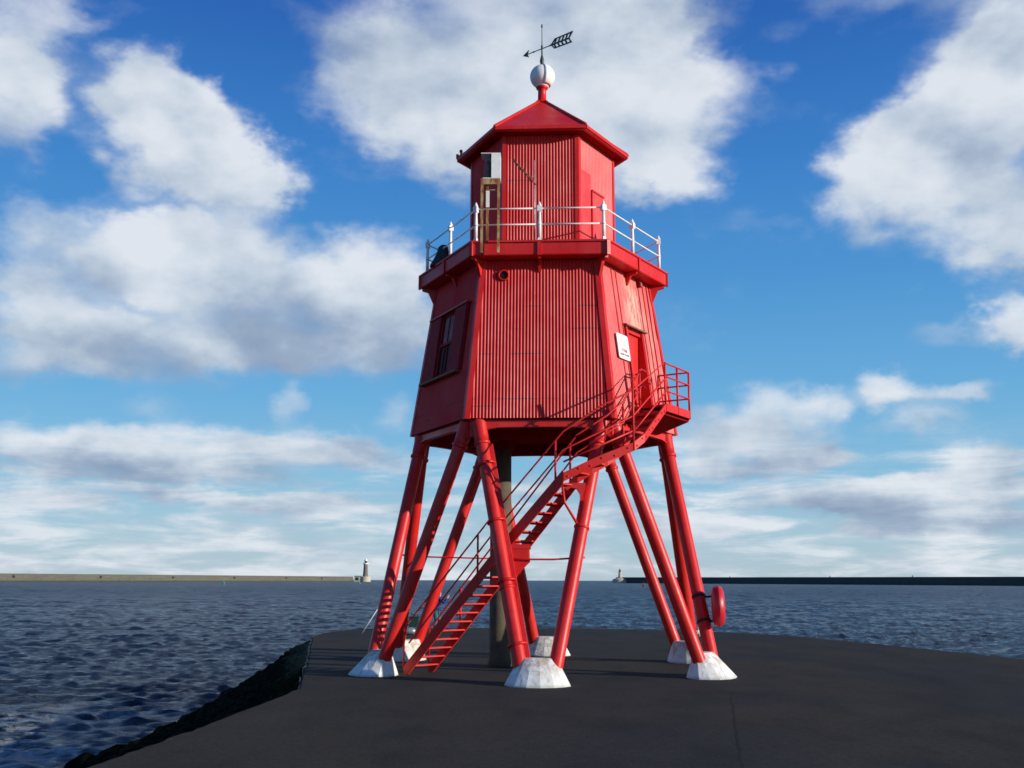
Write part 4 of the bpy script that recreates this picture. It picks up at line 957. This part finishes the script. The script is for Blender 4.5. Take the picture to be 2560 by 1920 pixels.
R0 = dict(pel=.13, bel=.12, che=.13, nek=.055, hea=.095, top=.06, nos=.018, shr=.06, elr=.042, wrr=.028, har=.034, shl=.06, ell=.042, wrl=.028, hal=.034, hir=.085, knr=.058, anr=.04, tor=.03, hil=.085, knl=.058, anl=.04, tol=.03)
vs = [J[k_] for k_ in nm_]; es = [(ix[a_], ix[b_]) for a_, b_ in E_]; rd = [R0[k_] for k_ in nm_]
for hnd in ('har', 'hal'):    # five fingers each, curled around what is held up
    h0 = Vector(J[hnd])
    for q in range(5):
        if q < 4: d1 = Vector((.030, -.024+.016*q, .030)); d2 = Vector((.012, 0, .034))*(1-.1*abs(q-1.5)); 
        else: d1 = Vector((-.012, -.030, .018)); d2 = Vector((.012, -.006, .022))
        k0 = len(vs); vs += [tuple(h0+d1), tuple(h0+d1+d2), tuple(h0+d1+d2+Vector((-.018, 0, .010)))]; es += [(ix[hnd], k0), (k0, k0+1), (k0+1, k0+2)]; rd += [.011, .009, .008]
skinobj('body', vs, es, rd, M_SKIN, ps)
def sub_skin(name, keys, edges, radf, m, ends=None):
    kk_ = list(keys); ii = {k_: i for i, k_ in enumerate(kk_)}
    P2 = [list((ends or {}).get(k_, J[k_])) for k_ in kk_]
    skinobj(name, P2, [(ii[a_], ii[b_]) for a_, b_ in edges], [radf[k_] for k_ in kk_], m, ps)
sub_skin('jacket', ['pel', 'bel', 'che', 'nek', 'shr', 'elr', 'wrr', 'shl', 'ell', 'wrl'], [e for e in E_ if e[0] in ('pel', 'bel', 'che', 'shr', 'elr', 'shl', 'ell') and e[1] in ('bel', 'che', 'nek', 'shr', 'elr', 'wrr', 'shl', 'ell', 'wrl')],
         dict(pel=.175, bel=.17, che=.18, nek=.08, shr=.095, elr=.075, wrr=.05, shl=.095, ell=.075, wrl=.05), M_BLUE, {'pel': (.05, 0, .78), 'nek': (.24, 0, 1.45)})
sub_skin('trousers', ['pel', 'hir', 'knr', 'anr', 'hil', 'knl', 'anl'], [('pel', 'hir'), ('hir', 'knr'), ('knr', 'anr'), ('pel', 'hil'), ('hil', 'knl'), ('knl', 'anl')],
         dict(pel=.15, hir=.115, knr=.085, anr=.07, hil=.115, knl=.085, anl=.07), M_JEAN)
for sfx in 'rl':
    a_, t_ = Vector(J['an'+sfx]), Vector(J['to'+sfx]); skinobj('boot', [tuple(a_+Vector((-.04, 0, -.03))), tuple(a_+Vector((0, 0, -.035))), tuple(t_+Vector((0, 0, .01)))], [(0, 1), (1, 2)], [.05, .055, .045], M_BLACK, ps)
hh = Vector(J['hea'])
skinobj('hair', [tuple(hh+Vector((-.03, 0, .02))), tuple(hh+Vector((-.02, 0, .10))), tuple(hh+Vector((.03, 0, .135)))], [(0, 1), (1, 2)], [.09, .095, .07], M_HAIR, ps)
for sgn in (-1, 1):
    mb = MB(); c = hh+Vector((.085, .035*sgn, .03)); mb.lathe([(.002, -.012), (.012, -.006), (.014, 0), (.012, .006), (.002, .012)], tuple(c+ps.location), (1, 0, 0), 10); mb.build('eye', M_WHITE, ps, scale=1)
# tackle box, bag, rod rest
gb = empty('tackle_box', (-1.20, 4.25, 0), 'dark green fishing tackle box behind the back left footing', 'tackle box')
g0 = gb.location; mb = MB(); mb.box(g0+Vector((0, 0, .36)), (.22, 0, 0), (0, .16, 0), (0, 0, .20)); mb.build('box_body', M_DGREEN, gb, scale=1, bevel=.02)
mb = MB(); mb.box(g0+Vector((0, 0, .585)), (.23, 0, 0), (0, .17, 0), (0, 0, .022)); mb.build('lid', M_DGREEN, gb, scale=1, bevel=.01)
for x_, y_ in ((-.19, -.13), (.19, -.13), (-.19, .13), (.19, .13)):
    mb = MB(); mb.tube([g0+Vector((x_, y_, 0)), g0+Vector((x_*.95, y_*.95, .17))], .012, 8); mb.build('leg', M_STEEL, gb, scale=1)
mb = MB(); mb.tube([g0+Vector((-.15, 0, .6)), g0+Vector((-.12, 0, .68)), g0+Vector((.12, 0, .68)), g0+Vector((.15, 0, .6))], .012, 8); mb.build('handle', M_BLACK, gb, scale=1)
bg_ = empty('kit_bag', (-1.165, 3.55, 0), 'slumped grey kit bag on the ground behind the back left footing', 'bag')
g0 = bg_.location; mb = MB(); rg = []
for x_, r_ in ((-.26, .05), (-.24, .12), (-.1, .16), (.08, .15), (.22, .12), (.26, .04)): rg.append([g0+Vector((x_, math.cos(j*math.pi/6)*r_, max(.0, .13+math.sin(j*math.pi/6)*r_*.95*(1+.1*math.sin(j*3))))) for j in range(12)])
mb.rings(rg, True, True); mb.build('bag_body', M_STEEL, bg_, scale=1)
mb = MB(); mb.tube([g0+Vector((-.16, 0, .27)), g0+Vector((-.05, .02, .38)), g0+Vector((.08, 0, .37)), g0+Vector((.16, 0, .25))], .012, 8); mb.build('strap', M_BLACK, bg_, scale=1)
rd_ = empty('rod_rest', (-1.617, 3.72, 0), 'thin white rod rest leaning up from the ground left of the legs', 'rod rest')
g0 = rd_.location; mb = MB(); mb.tube([g0, g0+Vector((.62, .1, 1.0))], .013, 8); mb.build('shaft', M_WHITE, rd_, scale=1)
mb = MB(); e_ = g0+Vector((.62, .1, 1.0)); mb.tube([e_+Vector((-.05, 0, .07)), e_, e_+Vector((.06, 0, .06))], .009, 8); mb.build('fork', M_WHITE, rd_, scale=1)

# ================================================================== FAR PIERS (metres)
def pier(name, pts, w_, ztop, m, label, parapet=None, scale=1):
    o = bpy.data.objects.new(name, None); COL.objects.link(o); o.location = (pts[-1][0], pts[-1][1], SEA); tag(o, label, 'pier')
    mb = MB(); rg = []
    for i, (x, y) in enumerate(pts):
        a_ = Vector((*pts[max(i-1, 0)], 0)); b_ = Vector((*pts[min(i+1, len(pts)-1)], 0)); d = (b_-a_).normalized(); nn2 = Vector((-d.y, d.x, 0)); p = Vector((x, y, 0)); zt_ = ztop if not callable(ztop) else ztop(i)
        rg.append([p+nn2*(w_+1.5)+Vector((0, 0, -6)), p-nn2*(w_+1.5)+Vector((0, 0, -6)), p-nn2*w_+Vector((0, 0, zt_-2.2)), p-nn2*(w_-.8)+Vector((0, 0, zt_-2.1)), p-nn2*(w_-1)+Vector((0, 0, zt_)), p+nn2*(w_-1)+Vector((0, 0, zt_)), p+nn2*w_+Vector((0, 0, zt_-.2))])
    mb.rings(rg, False, True); mb.build('quay_wall', m, o, scale=1)
    return o
PL = [(-1100, 850), (-905, 1180), (-764, 1500), (-640, 1820), (-520, 2160), (-428, 2440)]
PLx = []
for (x0, y0), (x1, y1) in zip(PL[:-1], PL[1:]):
    for j in range(4): PLx.append((x0+(x1-x0)*j/4, y0+(y1-y0)*j/4))
PLx.append(PL[-1])
pl = pier('stone_pier', PLx, 9, 9.6, M_PIERL, 'long sunlit sandstone pier wall along the left horizon')
for i, (x, y) in enumerate(PLx[4:-1:2]):
    d = (Vector(PLx[5])-Vector(PLx[4])).normalized(); mb = MB()
    s0 = pl.location; nn2 = Vector((-d.y, d.x, 0)); c = Vector((x, y, 0))
    side = -1 if (Vector((cx0, cy0, 0))-c).dot(nn2) < 0 else 1
    mb.box(c+nn2*side*9.6+Vector((0, 0, 5.2)), Vector((d.x, d.y, 0))*1.6, nn2*1.2, (0, 0, 1.7)); mb.build('alcove_shade_block', M_DARK, pl, scale=1)  # solid block proud of the wall, its dark colour stands for alcove shade
def far_tower(name, loc, label, prof, m, base, basem, gal, galm, lan, dome, domem, grp='lighthouses at the ends of the far piers'):
    o = bpy.data.objects.new(name, None); COL.objects.link(o); o.location = loc; tag(o, label, 'lighthouse', grp); L_ = Vector(loc)
    for nm, pr_, mm, nseg in (('base', base, basem, 32), ('tower', prof, m, 32), ('gallery', gal, galm, 24), ('lantern', lan, M_GLASS, 12), ('dome', dome, domem, 20)):
        mb = MB(); mb.lathe(pr_, L_, n=nseg, smooth=nm in ('tower', 'dome')); mb.build(nm, mm, o, scale=1)
    return o
t1 = far_tower('distant_lighthouse', (-401, 2500, SEA), 'tall grey stone lighthouse with a white lantern dome at the end of the left pier',
     [(7.2, 9), (6.6, 12), (5.6, 22), (5.0, 34), (4.9, 41.0)], M_TOWER, [(12.8, -3), (12.6, 10.6), (11.6, 12.4)], M_CREAM, [(5.2, 41), (6.3, 42), (6.3, 44.2), (5.8, 44.4)], M_WHITE, [(3.2, 44.4), (3.2, 49)], [(4.0, 49), (3.9, 50.2), (2.4, 53), (.5, 55), (.3, 57)], M_WHITE)
mb = MB(); L_ = Vector(t1.location); mb.box(L_+Vector((-18, -4, 6)), (7, 0, 0), (0, 6, 0), (0, 0, 6.6)); kd = mb.build('keepers_store', M_CREAM, t1, scale=1)
mb = MB(); mb.box(L_+Vector((-18, -10.2, 7)), (3.2, 0, 0), (0, .6, 0), (0, 0, 3.4)); mb.build('arch_shade_block', M_DARK, kd, scale=1)  # solid dark block on the store front, painted shade of the arch opening
mb = MB(); mb.box(L_+Vector((-17.5, -4, 13.2)), (7.6, 0, 0), (0, 6.2, 0), (0, 0, .7)); mb.build('parapet', M_DARK, kd, scale=1)
PR = [(165, 2000), (300, 1860), (455, 1600), (599, 1300), (760, 1010), (960, 700)]
PRx = []
for (x0, y0), (x1, y1) in zip(PR[:-1], PR[1:]):
    for j in range(4): PRx.append((x0+(x1-x0)*j/4, y0+(y1-y0)*j/4))
PRx.append(PR[-1])
pr_ = pier('concrete_pier', PRx[::-1], 8, 8.6, M_PIERR, 'long dark pier wall along the right horizon')
for i in (5, 8, 10, 13):
    x, y = PRx[i]; mb = MB(); mb.box((x, y, 8.6-.0+1.0), (.5, 0, 0), (0, .5, 0), (0, 0, 1.1)); mb.build('mooring_post', M_PIERR, pr_, scale=1)
mb = MB()
t2 = far_tower('distant_lighthouse', (166, 1985, SEA), 'short cream lighthouse with a pinkish dome at the end of the right pier',
     [(4.2, 9.6), (3.2, 14), (2.6, 20)], M_CREAM, [(15.5, -3), (14.6, 6.5), (10, 8.6), (5.5, 10)], M_CREAM, [(3.4, 20), (3.4, 21.2)], M_CREAM, [(2.0, 21.2), (2.0, 23.4)], [(2.4, 23.4), (2.0, 25.4), (.6, 26.6), (.2, 28)], M_REDFAR)
# surf against the right pier
def buoy(name, loc, label, m, h_, can):
    o = bpy.data.objects.new(name, None); COL.objects.link(o); o.location = loc; o['label'] = label; o['category'] = 'buoy'; L_ = Vector(loc)
    mb = MB(); mb.lathe([(.6, -1), (h_*.30, -.5), (h_*.32, .35), (h_*.28, .6)], L_, n=18); mb.build('float', m, o, scale=1)
    mb = MB(); mb.lathe([(h_*.20, .6), (h_*.13, h_*.55), (h_*.07, h_*.75)], L_, n=12); mb.build('tower', m, o, scale=1)
    mb = MB(); mb.lathe([(.02, h_*.75), (h_*.12, h_*.76), (h_*.12 if can else .04, h_*.98), (.02, h_)], L_, n=10); mb.build('topmark', m, o, scale=1)
    return o
b1 = buoy('buoy', (cx0-.2935*1000, cy0+1000, SEA), 'green buoy in the water before the middle of the left pier', M_BGREEN, 4.2, False); b1['group'] = 'green buoys'
b2 = buoy('buoy', (cx0-.1640*1200, cy0+1200, SEA), 'green buoy leaning in the water below the tall pier lighthouse', M_BGREEN, 4.4, False); b2['group'] = 'green buoys'; b2.rotation_euler = (0, -.25, 0)
b3 = buoy('buoy', (cx0+.1047*830, cy0+830, SEA), 'dark red conical buoy afloat near the short cream lighthouse', M_BRED, 4.0, False)
